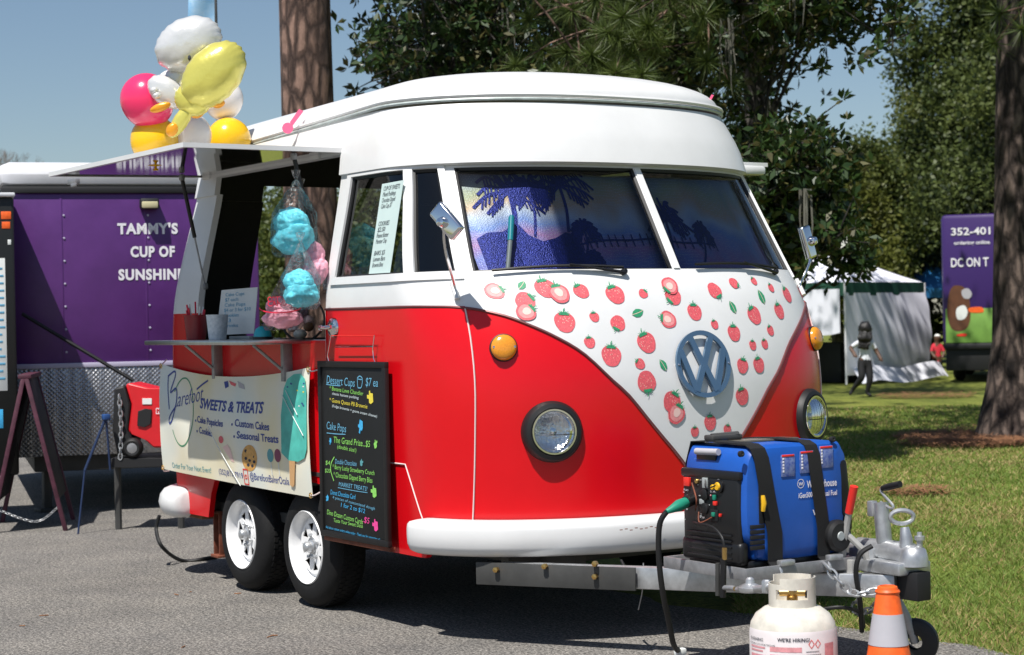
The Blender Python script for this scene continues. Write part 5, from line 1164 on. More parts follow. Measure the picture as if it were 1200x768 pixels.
for x0, x1, z0, z1, m in ((-.185, -.105, .222, .228, 'labelred'), (-.185, -.115, .21, .216, 'labelred'), (-.085, .03, .215, .232, 'labelred'), (-.085, -.02, .12, .205, 'labelred'), (-.01, .03, .12, .205, 'labelred'), (-.185, -.10, .17, .2, 'labelred'), (.12, .17, .13, .24, 'labelred')):
    f = MB(); f.grid(lambda a, c: TF(a, c, .0006), list(np.linspace(x0, x1, 6)), [z0, z1]); f.build('label_block', m, lb)
for cx_ in (.065, .09):
    f = MB(); f.poly([[(cx_, .226), (cx_+.012, .242), (cx_, .258), (cx_-.012, .242)], [(cx_, .229), (cx_-.009, .242), (cx_, .255), (cx_+.009, .242)]], lambda a, c, h: TF(a, c, .0008)); f.build('hazard_diamond', 'redplastic', lb, smooth=False)
f = MB()
for i in range(9): f.grid(lambda a, c: TF(a, c, .0008), list(np.linspace(.045, .045+random.uniform(.05, .065), 4)), [.215-.011*i, .217-.011*i])
for i in range(7): f.grid(lambda a, c: TF(a, c, .0012), list(np.linspace(-.08, -.08+random.uniform(.04, .055), 4)), [.196-.011*i, .198-.011*i])
tag(f.build('label_small_print', 'ink', lb), kind='stuff')
# ---- traffic cone
CN = Vector((1.877, -.598, 0)); cn = thing('traffic_cone', 'orange traffic cone with one grey reflective band beside the propane tank', 'traffic cone', CN); MC = Matrix.Translation(CN)
cr = lambda z: .034+(.445-z)*.165
b = MB(); b.lathe([(cr(.02), .02), (cr(.425), .425), (cr(.435)-.002, .437), (.027, .440), (.024, .43), (.022, .40)], 40, MC); b.build('shell', 'orange', cn)
b = MB(); b.lathe([(cr(.238)+.002, .238), (cr(.345)+.002, .345)], 40, MC); b.build('reflective_band', 'reflect', cn)
b = MB(); b.lathe([(cr(.415)+.001, .412), (cr(.42)+.005, .42), (cr(.43)+.002, .428)], 40, MC); b.build('rim', 'orange', cn)
b = MB(); b.box(CN+Vector((0, 0, .0125)), (.27, .27, .025), .01); b.build('base', 'orange', cn)
# ================================================================ ground
def groundmat(name, cols, scales, bump, bscale, rough=.95, pos=None):
    m, t, b = _nt(name); b.inputs['Roughness'].default_value = rough; b.inputs['Specular IOR Level'].default_value = .2
    tc = t.nodes.new('ShaderNodeTexCoord'); prev = None
    for i, (c1, c2, sc, fac) in enumerate(cols):
        n = t.nodes.new('ShaderNodeTexNoise'); n.inputs['Scale'].default_value = sc; n.inputs['Detail'].default_value = 8 if sc < 20 else 3; n.inputs['Roughness'].default_value = .65
        t.links.new(tc.outputs['Object'], n.inputs['Vector'])
        r = t.nodes.new('ShaderNodeValToRGB'); r.color_ramp.elements[0].position = .36; r.color_ramp.elements[1].position = .64
        r.color_ramp.elements[0].color = (*c1, 1); r.color_ramp.elements[1].color = (*c2, 1); t.links.new(n.outputs[0], r.inputs[0])
        if prev is None: prev = r.outputs[0]
        else:
            mx = t.nodes.new('ShaderNodeMixRGB'); mx.blend_type = 'MULTIPLY' if fac < 0 else 'MIX'; mx.inputs[0].default_value = abs(fac)
            t.links.new(prev, mx.inputs[1]); t.links.new(r.outputs[0], mx.inputs[2]); prev = mx.outputs[0]
    t.links.new(prev, b.inputs['Base Color'])
    n = t.nodes.new('ShaderNodeTexNoise'); n.inputs['Scale'].default_value = bscale; n.inputs['Detail'].default_value = 4; t.links.new(tc.outputs['Object'], n.inputs['Vector'])
    bp = t.nodes.new('ShaderNodeBump'); bp.inputs['Strength'].default_value = bump; bp.inputs['Distance'].default_value = .01
    t.links.new(n.outputs[0], bp.inputs['Height']); t.links.new(bp.outputs[0], b.inputs['Normal']); return m
ASP = groundmat('asphalt', [((.175, .17, .163), (.225, .218, .208), .8, 1), ((.82, .82, .83), (1.05, 1.04, 1.02), 2.3, -.8), ((.3, .3, .31), (1.65, 1.62, 1.58), 105, -1), ((.5, .5, .5), (1.5, 1.48, 1.45), 48, -.9), ((.9, .9, .9), (1.1, 1.08, 1.05), 6, -.7)], 0, .7, 160)
GRS = groundmat('lawn soil and grass', [((.10, .14, .028), (.22, .25, .06), 1.6, 1), ((.5, .5, .45), (1.4, 1.35, 1.2), 38, -.9), ((.55, .55, .5), (1.25, 1.15, 1.0), .5, -.7)], 0, .8, 60)
def edge_y(x):
    base = .46 if x > -2.2 else .46+min(5.0, (-2.2-x)*.9)
    return base+.10*math.sin(x*1.7)+.05*math.sin(x*5.3+1)+.025*math.sin(x*13)
b = MB(); b.add([(-600, -600, -.012), (600, -600, -.012), (600, 600, -.012), (-600, 600, -.012)], [(0, 1, 2, 3)]); tag(b.build('lawn', GRS, smooth=False), kind='structure')
xs = list(np.linspace(-40, 40, 801)); b = MB(); b.add([(x, edge_y(x), 0) for x in xs]+[(x, -60, 0) for x in xs], [(i, 801+i, 801+i+1, i+1) for i in range(800)]); tag(b.build('asphalt', ASP, smooth=False), kind='structure')
def rawmesh(name, V, nv, mats, parent=None, mi=None):
    """V: (n, nv, 3) faces with their own vertices"""
    n = len(V); me = bpy.data.meshes.new(name); me.vertices.add(n*nv); me.vertices.foreach_set('co', V.astype(np.float32).ravel())
    me.loops.add(n*nv); me.loops.foreach_set('vertex_index', np.arange(n*nv, dtype=np.int32)); me.polygons.add(n); me.polygons.foreach_set('loop_start', np.arange(0, n*nv, nv, dtype=np.int32))
    mats = mats if isinstance(mats, (list, tuple)) else [mats]
    for q in mats: me.materials.append(MT[q] if isinstance(q, str) else q)
    if mi is not None: me.polygons.foreach_set('material_index', mi.astype(np.int32))
    me.update(calc_edges=True); me.validate(); o = bpy.data.objects.new(name, me); link(o)
    if parent is not None: par(o, parent)
    return o
# grass blades near enough to be told apart as texture
def grass(n, d0, d1, hmul, name):
    d = np.exp(rng.uniform(math.log(d0), math.log(d1), n)); lat = rng.uniform(.115, .40, n)*d
    P = CP[None, :2]+np.outer(d, _F[:2]/np.linalg.norm(_F[:2]))+np.outer(lat, _R[:2]/np.linalg.norm(_R[:2]))
    ok = np.array([y > edge_y(x)+.02-abs(rng.normal())*.06 and (x < -.1 or y > .3) for x, y in P]); 
    cl = np.sin(P[:, 0]*2.1+np.sin(P[:, 1]*1.3)*2)+np.sin(P[:, 1]*2.7+P[:, 0])
    ok &= rng.uniform(-2.6, 2, n) < cl+1.0
    P = P[ok]; m = len(P); a = rng.uniform(0, 6.28, m); h = rng.uniform(.004, .026, m)*hmul; w = rng.uniform(.002, .0045, m)*hmul*np.clip(d[ok]/9, 1, 3); ln = rng.uniform(.01, .06, m)*hmul; b2 = rng.uniform(0, 6.28, m)
    V = np.zeros((m, 3, 3)); V[:, 0, :2] = P+np.c_[np.cos(a)*w, np.sin(a)*w]; V[:, 1, :2] = P-np.c_[np.cos(a)*w, np.sin(a)*w]; V[:, 2, :2] = P+np.c_[np.cos(b2)*ln, np.sin(b2)*ln]; V[:, 0:2, 2] = -.012; V[:, 2, 2] = h
    o = rawmesh(name, V, 3, [leafmat('grass blade', (.11, .19, .03), (.26, .33, .07), .6, .35, .3), leafmat('straw blade', (.30, .22, .09), (.42, .33, .16), .7, .2, .2)], None, (rng.uniform(0, 1, m) < .28+.22*np.sin(P[:, 0]*1.1+np.sin(P[:, 1]*.9)*2.2)*np.cos(P[:, 1]*1.4+.5)))
    tag(o, 'short patchy lawn grass mixed with dry straw', 'grass', kind='stuff')
grass(230000, 7.5, 28, 1.0, 'grass')
# pine straw mulch round the trunk
PB = at(1195, 512, 'z', 0)
def straw_patch(c, rx, n, name, label):
    a = rng.uniform(0, 6.28, n); r = np.sqrt(rng.uniform(0, 1, n)); P = np.c_[c[0]+np.cos(a)*r*rx*1.0, c[1]+np.sin(a)*r*rx]; t = rng.uniform(0, 3.14, n); L = rng.uniform(.05, .11, n); w = .004
    V = np.zeros((n, 4, 3)); dx = np.c_[np.cos(t), np.sin(t)]; nx = np.c_[-np.sin(t), np.cos(t)]*w
    for k, (s1, s2) in enumerate(((-1, -1), (1, -1), (1, 1), (-1, 1))): V[:, k, :2] = P+dx*(L*s1)[:, None]+nx*s2
    z = rng.uniform(.0, .05, n); V[:, 0, 2] = z; V[:, 3, 2] = z; V[:, 1, 2] = z+rng.uniform(-.02, .03, n); V[:, 2, 2] = V[:, 1, 2]
    tag(rawmesh(name, V, 4, 'pinstraw'), label, 'pine straw', kind='stuff')
straw_patch(PB, 1.35, 6500, 'pine_straw', 'brown pine straw spread round the pine trunk base')
straw_patch(at(1130, 520, 'z', 0), .7, 1500, 'pine_straw', 'brown pine straw drifting out from the pine onto the lawn')
straw_patch(at(1070, 578, 'z', 0), .28, 260, 'pine_straw', 'thin scatter of dry needles on the sunny lawn')
straw_patch(at(1085, 465, 'z', 0), .8, 900, 'pine_straw', 'reddish bare patch of needles near the white tent')
b = MB()
for i in range(9):
    p = Vector(at(random.uniform(20, 420), random.uniform(690, 760), 'z', .003)); b.tube([p, p+Vector((random.uniform(-.05, .05), random.uniform(-.05, .05), .002))], .0025, 4)
tag(b.build('pine_needle_litter', 'pinstraw'), 'few brown needles fallen on the open asphalt', 'litter', kind='stuff')
# ================================================================ trees
def leafquads(C, size, n_per, spread, up=.3, asp=.42, rosette=False):
    """C (n,3) tip centres -> leaf quads"""
    n = len(C)*n_per; c = np.repeat(C, n_per, 0); D = rng.normal(size=(n, 3)); D[:, 2] += up; D /= np.linalg.norm(D, axis=1)[:, None]
    base = c+ (0 if rosette else rng.normal(size=(n, 3))*spread)
    L = size*rng.uniform(.65, 1.2, n)[:, None]; S = np.cross(D, rng.normal(size=(n, 3))); S /= np.linalg.norm(S, axis=1)[:, None]; Nn = np.cross(D, S)
    if rosette: base = base+D*size*.12
    V = np.zeros((n, 4, 3)); V[:, 0] = base; V[:, 1] = base+D*L*.55+S*L*asp*.5+Nn*L*.06; V[:, 2] = base+D*L-Nn*L*.10; V[:, 3] = base+D*L*.55-S*L*asp*.5+Nn*L*.06
    return V
def limb(b, A, B_, r0, r1, sag=.0, n=6):
    A = Vector(A); B_ = Vector(B_); m = (A+B_)/2+Vector((random.uniform(-.2, .2), random.uniform(-.2, .2), random.uniform(-.1, .25)+sag))*(B_-A).length*.35
    P = catmull([A, m, B_], n); k = len(P); b.tube(P, [r0+(r1-r0)*i/(k-1) for i in range(k)], 6)
def trunk_mesh(b, base, top, r0, r1, n=14, wob=.05, flare=True):
    P = []; R = []
    for i in range(n+1):
        t = i/n; p = Vector(base).lerp(Vector(top), t); p += Vector((math.sin(t*5+r0*9), math.cos(t*4+r0*5), 0))*wob*t; P.append(p); R.append((r0+(r1-r0)*t)*(1+(.55*max(0, .06-t)/.06 if flare else 0)))
    b.tube(P, R, 20); return P
def broad_tree(name, label, base, height, r0, clumps, leaf, kind='rosette', size=.14, per=8, tips=22, mats=('mag', 'magb'), group=None, bark='greybark', moss=0, leafobj=0):
    """clumps: list of (centre, radius)"""
    t = thing(name, label, 'tree', base, group); b = MB(); top = Vector(base)+Vector((0, 0, height)); P = trunk_mesh(b, Vector(base)-Vector((0, 0, .05)), top, r0, r0*.35, wob=.15); b.build('trunk', bark, t, 60)
    b = MB(); tipsall = []
    for c, r in clumps:
        c = Vector(c); zf = min(max((c.z*.75-base[2])/height, .12), .95); a = P[int(zf*(len(P)-1))]
        if kind != 'rosette' or c.z < 3.4 or random.random() < .4: limb(b, a, c, (max(.03, r0*.35*(1-zf)+.02) if kind != 'rosette' else .022), .010)
        T = np.array(c)+rng.normal(size=(tips, 3))*np.array([r, r, r*.8])*.55; tipsall.append(T)
        if kind == 'rosette':
            for q in T[::3]: limb(b, c+Vector(rng.normal(size=3))*r*.15, q, .010, .004, n=2)
    b.build('limb', bark, t, 60)
    C = np.vstack(tipsall)
    if kind == 'rosette': V = leafquads(C, size, per, .02, .35, .42, True)
    else: V = leafquads(C, size, per, size*1.6, .1, .6)
    o = rawmesh('crown', V, 4, list(mats), t, (rng.uniform(0, 1, len(V)) < .22)); tag(o, kind='stuff')
    if leafobj:
        me = None
        idx = rng.choice(len(C), min(leafobj, len(C)), replace=False)
        lm = bpy.data.meshes.new('leaf'); s_ = size*1.15
        lm.from_pydata([(0, 0, 0), (.3*s_, .17*s_, .03*s_), (.62*s_, .2*s_, .03*s_), (s_, 0, -.06*s_), (.62*s_, -.2*s_, .03*s_), (.3*s_, -.17*s_, .03*s_), (.5*s_, 0, -.02*s_)], [], [(0, 6, 1), (1, 6, 2), (2, 6, 3), (3, 6, 4), (4, 6, 5), (5, 6, 0)]); lm.materials.append(MT['mag'])
        for i in idx:
            q = bpy.data.objects.new('leaf', lm); link(q); d = Vector(rng.normal(size=3)); d.z += .2; q.location = Vector(C[i]); q.rotation_euler = d.to_track_quat('X', 'Z').to_euler(); par(q, t)
    if moss:
        b = MB()
        for i in range(moss):
            c = Vector(C[rng.integers(len(C))]); L = random.uniform(.25, .8)
            for k in range(7):
                o_ = c+Vector((random.uniform(-.07, .07), random.uniform(-.07, .07), 0)); l2 = L*random.uniform(.5, 1); b.tube([o_, o_+Vector((random.uniform(-.03, .03), 0, -l2*.5)), o_+Vector((random.uniform(-.05, .05), 0, -l2))], [.012, .009, .002], 3)
        tag(b.build('hanging_moss', 'moss', t), kind='stuff')
    return t
def clumps_px(n, box, d, jit, r, keep=None):
    out = []
    while len(out) < n:
        px = random.uniform(box[0], box[2]); py = random.uniform(box[1], box[3])
        if keep and not keep(px, py): continue
        out.append((far(px, py, d+random.uniform(-jit, jit)), random.uniform(r*.75, r*1.3)))
    return out
def gp0(px, d): P = far(px, 500, d); return (P[0], P[1], -.01)
# magnolia behind the roof
k1 = lambda x, y: (x > 470+.4*(60-y) or random.random() < .22) and not (x < 430 and y > 75 and random.random() < .6)
broad_tree('magnolia_tree', 'dark glossy magnolia tree behind the trailer roof beside the pine trunk', gp0(560, 19.5), 6.5, .17, clumps_px(46, (398, -70, 668, 112), 19.5, 1.5, .42, k1), None, size=.115, per=9, tips=34, moss=5, leafobj=150, group='magnolias behind the food trailer')
broad_tree('magnolia_tree', 'moss hung magnolia tree behind the windscreen end of the trailer', gp0(820, 21), 7, .19, clumps_px(60, (640, -60, 910, 130), 21, 1.6, .48), None, size=.115, per=9, tips=36, moss=26, group='magnolias behind the food trailer')
k2 = lambda x, y: not (905 < x < 1060 and 45 < y < 175) and not (x > 975 and y > 95)
k3 = lambda x, y: x < 968-abs(y-240)*.25 or (random.random() < .2 and x < 1018 and y > 195)
br = clumps_px(30, (868, -60, 1060, 150), 18.5, 1.2, .34, k2)+clumps_px(38, (868, 165, 1030, 292), 18, 1.0, .34, k3)+[(far(990, 285, 17.6), .18), (far(1000, 310, 17.6), .15), (far(975, 262, 17.8), .2)]
broad_tree('magnolia_tree', 'magnolia tree whose low branch droops in front of the white tent', gp0(905, 18.8), 6.2, .16, br, None, size=.115, per=9, tips=30, moss=9, leafobj=150, group='magnolias behind the food trailer')
# pines
def needle_tuft(C, n, L):
    m = len(C)*n; c = np.repeat(C, n, 0); D = rng.normal(size=(m, 3)); D[:, 2] += .25; D /= np.linalg.norm(D, axis=1)[:, None]; l = L*rng.uniform(.6, 1.1, m)[:, None]; S = np.cross(D, rng.normal(size=(m, 3))); S /= np.linalg.norm(S, axis=1)[:, None]; w = .0042
    V = np.zeros((m, 3, 3)); V[:, 0] = c+D*l*.05+S*w; V[:, 1] = c+D*l*.05-S*w; V[:, 2] = c+D*l+np.array([0, 0, -.12])*l; return V
def pine(name, label, base, height, r0, r1, boughs, ntuft, group='tall pines', lean=(0, 0), bark='bark'):
    t = thing(name, label, 'tree', base, group); b = MB(); P = trunk_mesh(b, Vector(base)-Vector((0, 0, .05)), Vector(base)+Vector((lean[0], lean[1], height)), r0, r1, 26, .06); b.build('trunk', bark, t, 60)
    b = MB(); T = []
    for c, r, n in boughs:
        c = Vector(c); a = min(P, key=lambda q: abs(q.z-(c.z+.3))); limb(b, a, c, .05, .015)
        for _ in range(n):
            q = c+Vector(rng.normal(size=3))*r; limb(b, c+(q-c)*.1, q, .012, .005, n=2); T.append(q)
    b.build('bough', 'bark', t, 60)
    o = rawmesh('crown', needle_tuft(np.array(T), ntuft, .26), 3, 'needle', t); tag(o, kind='stuff'); return t
lb_ = gp0(370, 18)
hi = lambda base, n, z0, z1, s: [((base[0]+random.uniform(-s, s), base[1]+random.uniform(-s, s), random.uniform(z0, z1)), .5, 10) for _ in range(n)]
pine('pine_tree', 'tall pine with rough reddish bark rising behind the awning', lb_, 13, .27, .2, hi(lb_, 14, 9, 13, 1.8), 90)
rb_ = (PB[0], PB[1], 0)
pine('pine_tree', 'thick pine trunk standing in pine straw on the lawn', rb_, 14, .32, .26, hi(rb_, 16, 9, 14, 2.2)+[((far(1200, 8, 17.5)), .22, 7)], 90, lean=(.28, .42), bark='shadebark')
mb_ = gp0(775, 24)
pine('pine_tree', 'pine with bushy needle tufts hanging over the trailer roof', mb_, 11, .2, .14, [(far(px, py, 17.5), .28, n) for px, py, n in ((700, 30, 14), (680, 70, 12), (715, 85, 11), (735, 20, 10), (785, 10, 10), (830, 15, 10), (870, 5, 9), (690, 0, 9), (665, 100, 7), (740, 60, 10))]+hi(mb_, 8, 7, 11, 1.5), 150)
# woodland beyond the lawn: separate trees
def far_tree(label, px, d, wpx, top_py, bot_py, mats, n=26, per=9, tips=115, size=.135, r0=.2, trunk=True):
    base = gp0(px, d); top = far(px, top_py, d)[2]; bot = max(.4, far(px, bot_py, d)[2]); rad = wpx*d/FPX/2
    cl = []
    for _ in range(n):
        a = random.uniform(0, 6.28); q = math.sqrt(random.random()); z = random.uniform(bot, top); k = math.sin(math.pi*min(1, max(.12, (z-bot)/(top-bot+.01)*.8+.18)))**.6
        cl.append(((base[0]+math.cos(a)*q*rad*k, base[1]+math.sin(a)*q*rad*k, z), rad*.33))
    return broad_tree('woodland_tree', label, base, max(1.5, (top+bot)/2), r0, cl, None, 'leaf', size, per, tips, mats, 'woodland beyond the lawn')
far_tree('olive green oak rising above the white tent roof', 1010, 50, 150, 185, 330, ('oak', 'oakb'), 26)
far_tree('yellow green spring tree standing low behind the tent', 985, 46, 150, 225, 350, ('oakb', 'oakb'), 22)
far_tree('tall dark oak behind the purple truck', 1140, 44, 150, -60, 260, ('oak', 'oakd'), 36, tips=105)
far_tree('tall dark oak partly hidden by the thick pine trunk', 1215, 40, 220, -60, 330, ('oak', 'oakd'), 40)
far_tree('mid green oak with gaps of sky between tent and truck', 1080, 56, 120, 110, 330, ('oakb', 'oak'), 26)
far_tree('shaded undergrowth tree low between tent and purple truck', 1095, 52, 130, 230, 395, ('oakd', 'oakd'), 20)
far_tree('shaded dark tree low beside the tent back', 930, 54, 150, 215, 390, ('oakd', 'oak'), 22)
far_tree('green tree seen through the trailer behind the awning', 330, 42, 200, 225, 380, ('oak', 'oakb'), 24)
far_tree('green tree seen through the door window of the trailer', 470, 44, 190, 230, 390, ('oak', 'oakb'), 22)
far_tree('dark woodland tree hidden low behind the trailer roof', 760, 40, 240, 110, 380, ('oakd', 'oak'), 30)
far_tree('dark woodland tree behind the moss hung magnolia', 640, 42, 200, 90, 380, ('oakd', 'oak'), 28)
far_tree('broad oak standing at the lawn edge past the purple truck', 1330, 42, 260, 20, 330, ('oak', 'oakd'), 30, tips=60, size=.2)
far_tree('rounded green oak at the open end of the lawn', 1520, 46, 240, 60, 350, ('oak', 'oakb'), 26, tips=60, size=.2)
far_tree('low hazy tree far behind the black trailer', -120, 75, 160, 290, 372, ('oak', 'oakd'), 16, tips=50, size=.2)
# unseen oak added outside the picture, crown placed to shade tent, lawn and pine
sx = Vector((-9.5, 17.0, 0))
shade_cl = [((random.uniform(-7.5, -2.5), random.uniform(4.5, 9), random.uniform(7.5, 10)), .8) for _ in range(9)]+[((random.uniform(-20, -6), random.uniform(9, 22), random.uniform(8.5, 12)), .95) for _ in range(30)]
broad_tree('shade_oak', 'unseen spreading oak added to shade the lawn by the truck', (-4.5, 17.5, 0), 9, .4, shade_cl, None, 'leaf', .22, 8, 60, ('oak', 'oakd'))
# bare tree far left
bt = thing('bare_tree', 'leafless winter tree far behind the purple trailer', 'tree', gp0(20, 60)); b = MB(); B0 = Vector(gp0(20, 60)); trunk_mesh(b, B0, B0+Vector((0, 0, 4.6)), .14, .08); b.build('trunk', 'greybark', bt)
b = MB()
def fork(p, d, L, r, k):
    q = p+d*L; b.tube([p, q], [r, r*.7], 4)
    if k:
        for _ in range(3): fork(q, (d+Vector(rng.normal(size=3))*.42).normalized(), L*.74, r*.62, k-1)
for i in range(6): fork(B0+Vector((0, 0, 4.2)), Vector((random.uniform(-.8, .8), random.uniform(-.8, .8), 1)).normalized(), .95, .05, 5)
tag(b.build('crown', 'twig', bt), kind='stuff')
# ================================================================ purple trailer and its neighbours
Hn = Vector((_F[0], _F[1], 0)).normalized(); Rn = Vector((_R[0], _R[1], 0)).normalized()
O = Vector(far(8, 535, 14)); O.z = 0; Q = Vector(far(190, 535, 14.33)); wv = Vector((Q.x-O.x, Q.y-O.y, 0)).normalized(); wn_ = Vector((wv.y, -wv.x, 0))
def wallpt(px, py, off=0):
    r = Vector(ray(px, py)); o = O+wn_*off; t = (o-Vector(CP)).dot(wn_)/r.dot(wn_); P = Vector(CP)+r*t; return (P-O).dot(wv), P.z
WF = lambda a, c, h=0: O+wv*a+wn_*h+Vector((0, 0, c))
z_trim = wallpt(100, 428)[1]; z_top = wallpt(100, 226)[1]; z_bot = wallpt(40, 536)[1]; z_roof = wallpt(100, 190)[1]
LW = wallpt(304, 330)[0]
pt_ = thing('concession_trailer', 'purple concession trailer with white roof and wavy white lettering', 'trailer', WF(2.5, 0, -1))
def wbox(a0, a1, z0, z1, h0, h1, m, name, bev=.01, parent=pt_):
    b = MB(); rot = Matrix((wv, -wn_, Vector((0, 0, 1)))).transposed(); b.box(WF((a0+a1)/2, (z0+z1)/2, (h0+h1)/2), (a1-a0, abs(h1-h0), z1-z0), bev, rot); return b.build(name, m, parent)
a_p = [wallpt(x, 330)[0] for x in (19, 73, 187)]
pan = wbox(.05, LW, z_trim, z_top, -4.0, 0, 'purple', 'body', .02)
for a0 in np.arange(a_p[1], LW, .62):
    wbox(a0-.008, a0+.008, z_trim+.01, z_top-.01, -.002, .003, 'purple', 'panel_seam', .001, pan)
b = MB()
for a0 in np.arange(a_p[1], LW, .62):
    for z in np.arange(z_trim+.1, z_top-.04, .17):
        b.lathe([(.009, 0), (.007, .005), (0, .006)], 8, mframe(WF(a0+.02, z, .001), wn_))
tag(b.build('rivet', 'lilac', pan), kind='stuff')
DP = mat('diamond plate', (.36, .36, .37), .32, .9, var=.2, scale=30)
nt = DP.node_tree; tc = nt.nodes.new('ShaderNodeTexCoord'); mp = nt.nodes.new('ShaderNodeMapping'); mp.inputs['Rotation'].default_value = (R_(45), 0, 0); mp.inputs['Scale'].default_value = (30, 30, 30)
ck = nt.nodes.new('ShaderNodeTexVoronoi'); ck.inputs['Scale'].default_value = 1.4; ck.inputs['Randomness'].default_value = .15; bp = nt.nodes.new('ShaderNodeBump'); bp.inputs['Strength'].default_value = .8; bp.inputs['Distance'].default_value = .01
nt.links.new(tc.outputs['Object'], mp.inputs[0]); nt.links.new(mp.outputs[0], ck.inputs['Vector']); nt.links.new(ck.outputs['Distance'], bp.inputs['Height']); nt.links.new(bp.outputs[0], nt.nodes['Principled BSDF'].inputs['Normal'])
wbox(.05, LW, z_bot, z_trim-.015, -4.0, .008, DP, 'stone_guard', .01)
wbox(.05, LW, z_trim-.018, z_trim+.018, -.01, .016, 'lilac', 'waist_trim', .004)
wbox(.0, LW, z_top-.005, z_top+.045, -4.02, .02, 'truckblack', 'roof_trim', .006)
wbox(-.03, LW+.05, z_top+.04, z_roof, -4.05, .03, 'roofwhite', 'roof', .10)
lamp_a, lamp_z = wallpt(174, 238); wbox(lamp_a-.07, lamp_a+.07, lamp_z-.05, lamp_z+.03, 0, .10, 'truckblack', 'flood_lamp', .015)
wbox(lamp_a-.06, lamp_a+.06, lamp_z-.045, lamp_z+.005, .09, .11, 'floodlamp', 'lamp_lens', .008)
for body, px0, px1, py in (("TAMMY'S", 138, 209, 274), ('CUP OF', 153, 205, 301), ('SUNSHINE', 139, 216, 328)):
    p = wallpt(px0, py, .004); q = wallpt(px1, py+1, .004); text(body, WF, .108, 'lettering', pt_, 'painted_lettering', bold=.045, space=1.12, org=p, width=q[0]-p[0], h=.004)
wh2 = []
for a in (-2.2, -3.0):
    b = MB(); c = WF(LW-.1, .31, a); b.lathe([(.10, .0), (.2, .01), (.29, -.02), (.31, -.08), (.29, -.15), (.2, -.16)], 36, mframe(c, wv)); w = b.build('wheel', 'tyre', pt_); b = MB(); b.lathe([(0, -.02), (.06, -.01), (.15, -.03), (.2, .012)], 30, mframe(c, wv)); b.build('rim', 'rimwhite', w)
for a in (.3, LW-.3): b = MB(); b.box(WF(a, z_bot/2, -.3), (.06, .06, z_bot+.02), .004); b.box(WF(a, .015, -.3), (.16, .16, .03), .004); b.build('corner_jack', 'darksteel', pt_)
wbox(.2, LW-.1, z_bot-.12, z_bot+.01, -3.8, -.1, 'darksteel', 'underframe')
# black trailer wall with posters at the picture edge
BH = .58; a18 = wallpt(18, 330, BH)[0]; zbt = wallpt(18, 226, BH)[1]
bk = thing('black_trailer', 'black trailer end with orange tags and a white menu beside the purple trailer', 'trailer', WF(a18-1, 0, .3))
wbox(a18-2.2, a18, .35, zbt-.03, .04, BH, mat('black trailer panel', (.012, .013, .012), .45), 'body', .02, bk)
wbox(a18-2.25, a18+.01, zbt-.03, zbt+.0, .02, BH+.03, 'roofwhite', 'roof_edge', .01, bk)
def sideplate(x0, y0, x1, y1, m, nm, o=0):
    A = wallpt(x0, y0, BH); B_ = wallpt(x1, y1, BH); return wbox(min(A[0], B_[0]), max(A[0], B_[0]), min(A[1], B_[1]), max(A[1], B_[1]), BH-.003, BH+.003+o, m, nm, .001, bk)
sideplate(1, 248, 13, 257, 'orange', 'tag'); sideplate(2, 260, 12, 268, 'orange', 'tag'); sideplate(-30, 303, 9, 458, 'paper', 'menu_poster'); sideplate(9, 281, 13, 287, 'paper', 'sticker'); sideplate(-3, 480, 4, 502, 'csky', 'sticker')
for i in range(16): sideplate(-24, 314+i*8.6, random.uniform(2, 7), 316+i*8.6, 'cblue', 'menu_line', .002)
for x in (.15, .45): b = MB(); b.tube([WF(a18-.3, 0, x), WF(a18-.3, .38, x)], .04, 8); b.build('corner_jack', 'darksteel', bk)
b = MB(); p0 = WF(*wallpt(26, 368, .12), .12); p1 = WF(*wallpt(156, 446, .3), .3); b.tube([p0, p1], .014, 8); tag(b.build('awning_strut', 'truckblack', pt_), None)
# sandwich board
G1 = Vector(at(77, 622, 'z', 0)); G2 = Vector(at(88, 606, 'z', 0)); wd = (G2-G1); wd.z = 0; W_ = min(wd.length, .75); wd.normalize()
Tp = Vector(far(31, 441, depth_of(G1)*1.005)); half = Vector((Tp.x-G1.x, Tp.y-G1.y, 0)); half = half-wd*half.dot(wd)
sg = thing('sandwich_board', 'maroon wooden sandwich board standing folded open on the asphalt', 'sandwich board', (Tp.x, Tp.y, 0))
for s in (0, 1):
    f0 = G1+half*2*s; t0 = Vector((G1.x, G1.y, 0))+half*(1+(.03 if s else -.03)); t0.z = Tp.z
    for k in (0, 1):
        b = MB(); A = f0+wd*W_*k; B_ = t0+wd*W_*k; d = B_-A; rot = Matrix((d.normalized(), wd, d.normalized().cross(wd))).transposed(); b.box((A+B_)/2, (d.length, .045, .03), .004, rot); b.build('leg', 'maroon', sg)
    b = MB(); A = f0+(t0-f0)*.2+wd*W_*.5; B_ = t0+wd*W_*.5; d = B_-A; rot = Matrix((d.normalized(), wd, d.normalized().cross(wd))).transposed(); b.box((A+B_)/2, (d.length, W_-.04, .012), .001, rot); b.build('panel', mat('dark board', (.015, .012, .014), .6), sg)
b = MB(); tt = Vector((Tp.x, Tp.y, Tp.z)); rot = Matrix((half.normalized(), wd, half.normalized().cross(wd))).transposed(); b.box(Vector((G1.x, G1.y, 0))+half+wd*W_*.5+Vector((0, 0, Tp.z)), (.09, W_+.05, .03), .006, rot); b.build('ridge', 'maroon', sg)
chain([G1+(half*.2)+Vector((0, 0, .16)), G1+half*.8+Vector((0, 0, .07)), G1+half*1.8+Vector((0, 0, .16))], .008, .0026, 'galv', sg, 'stay_chain')
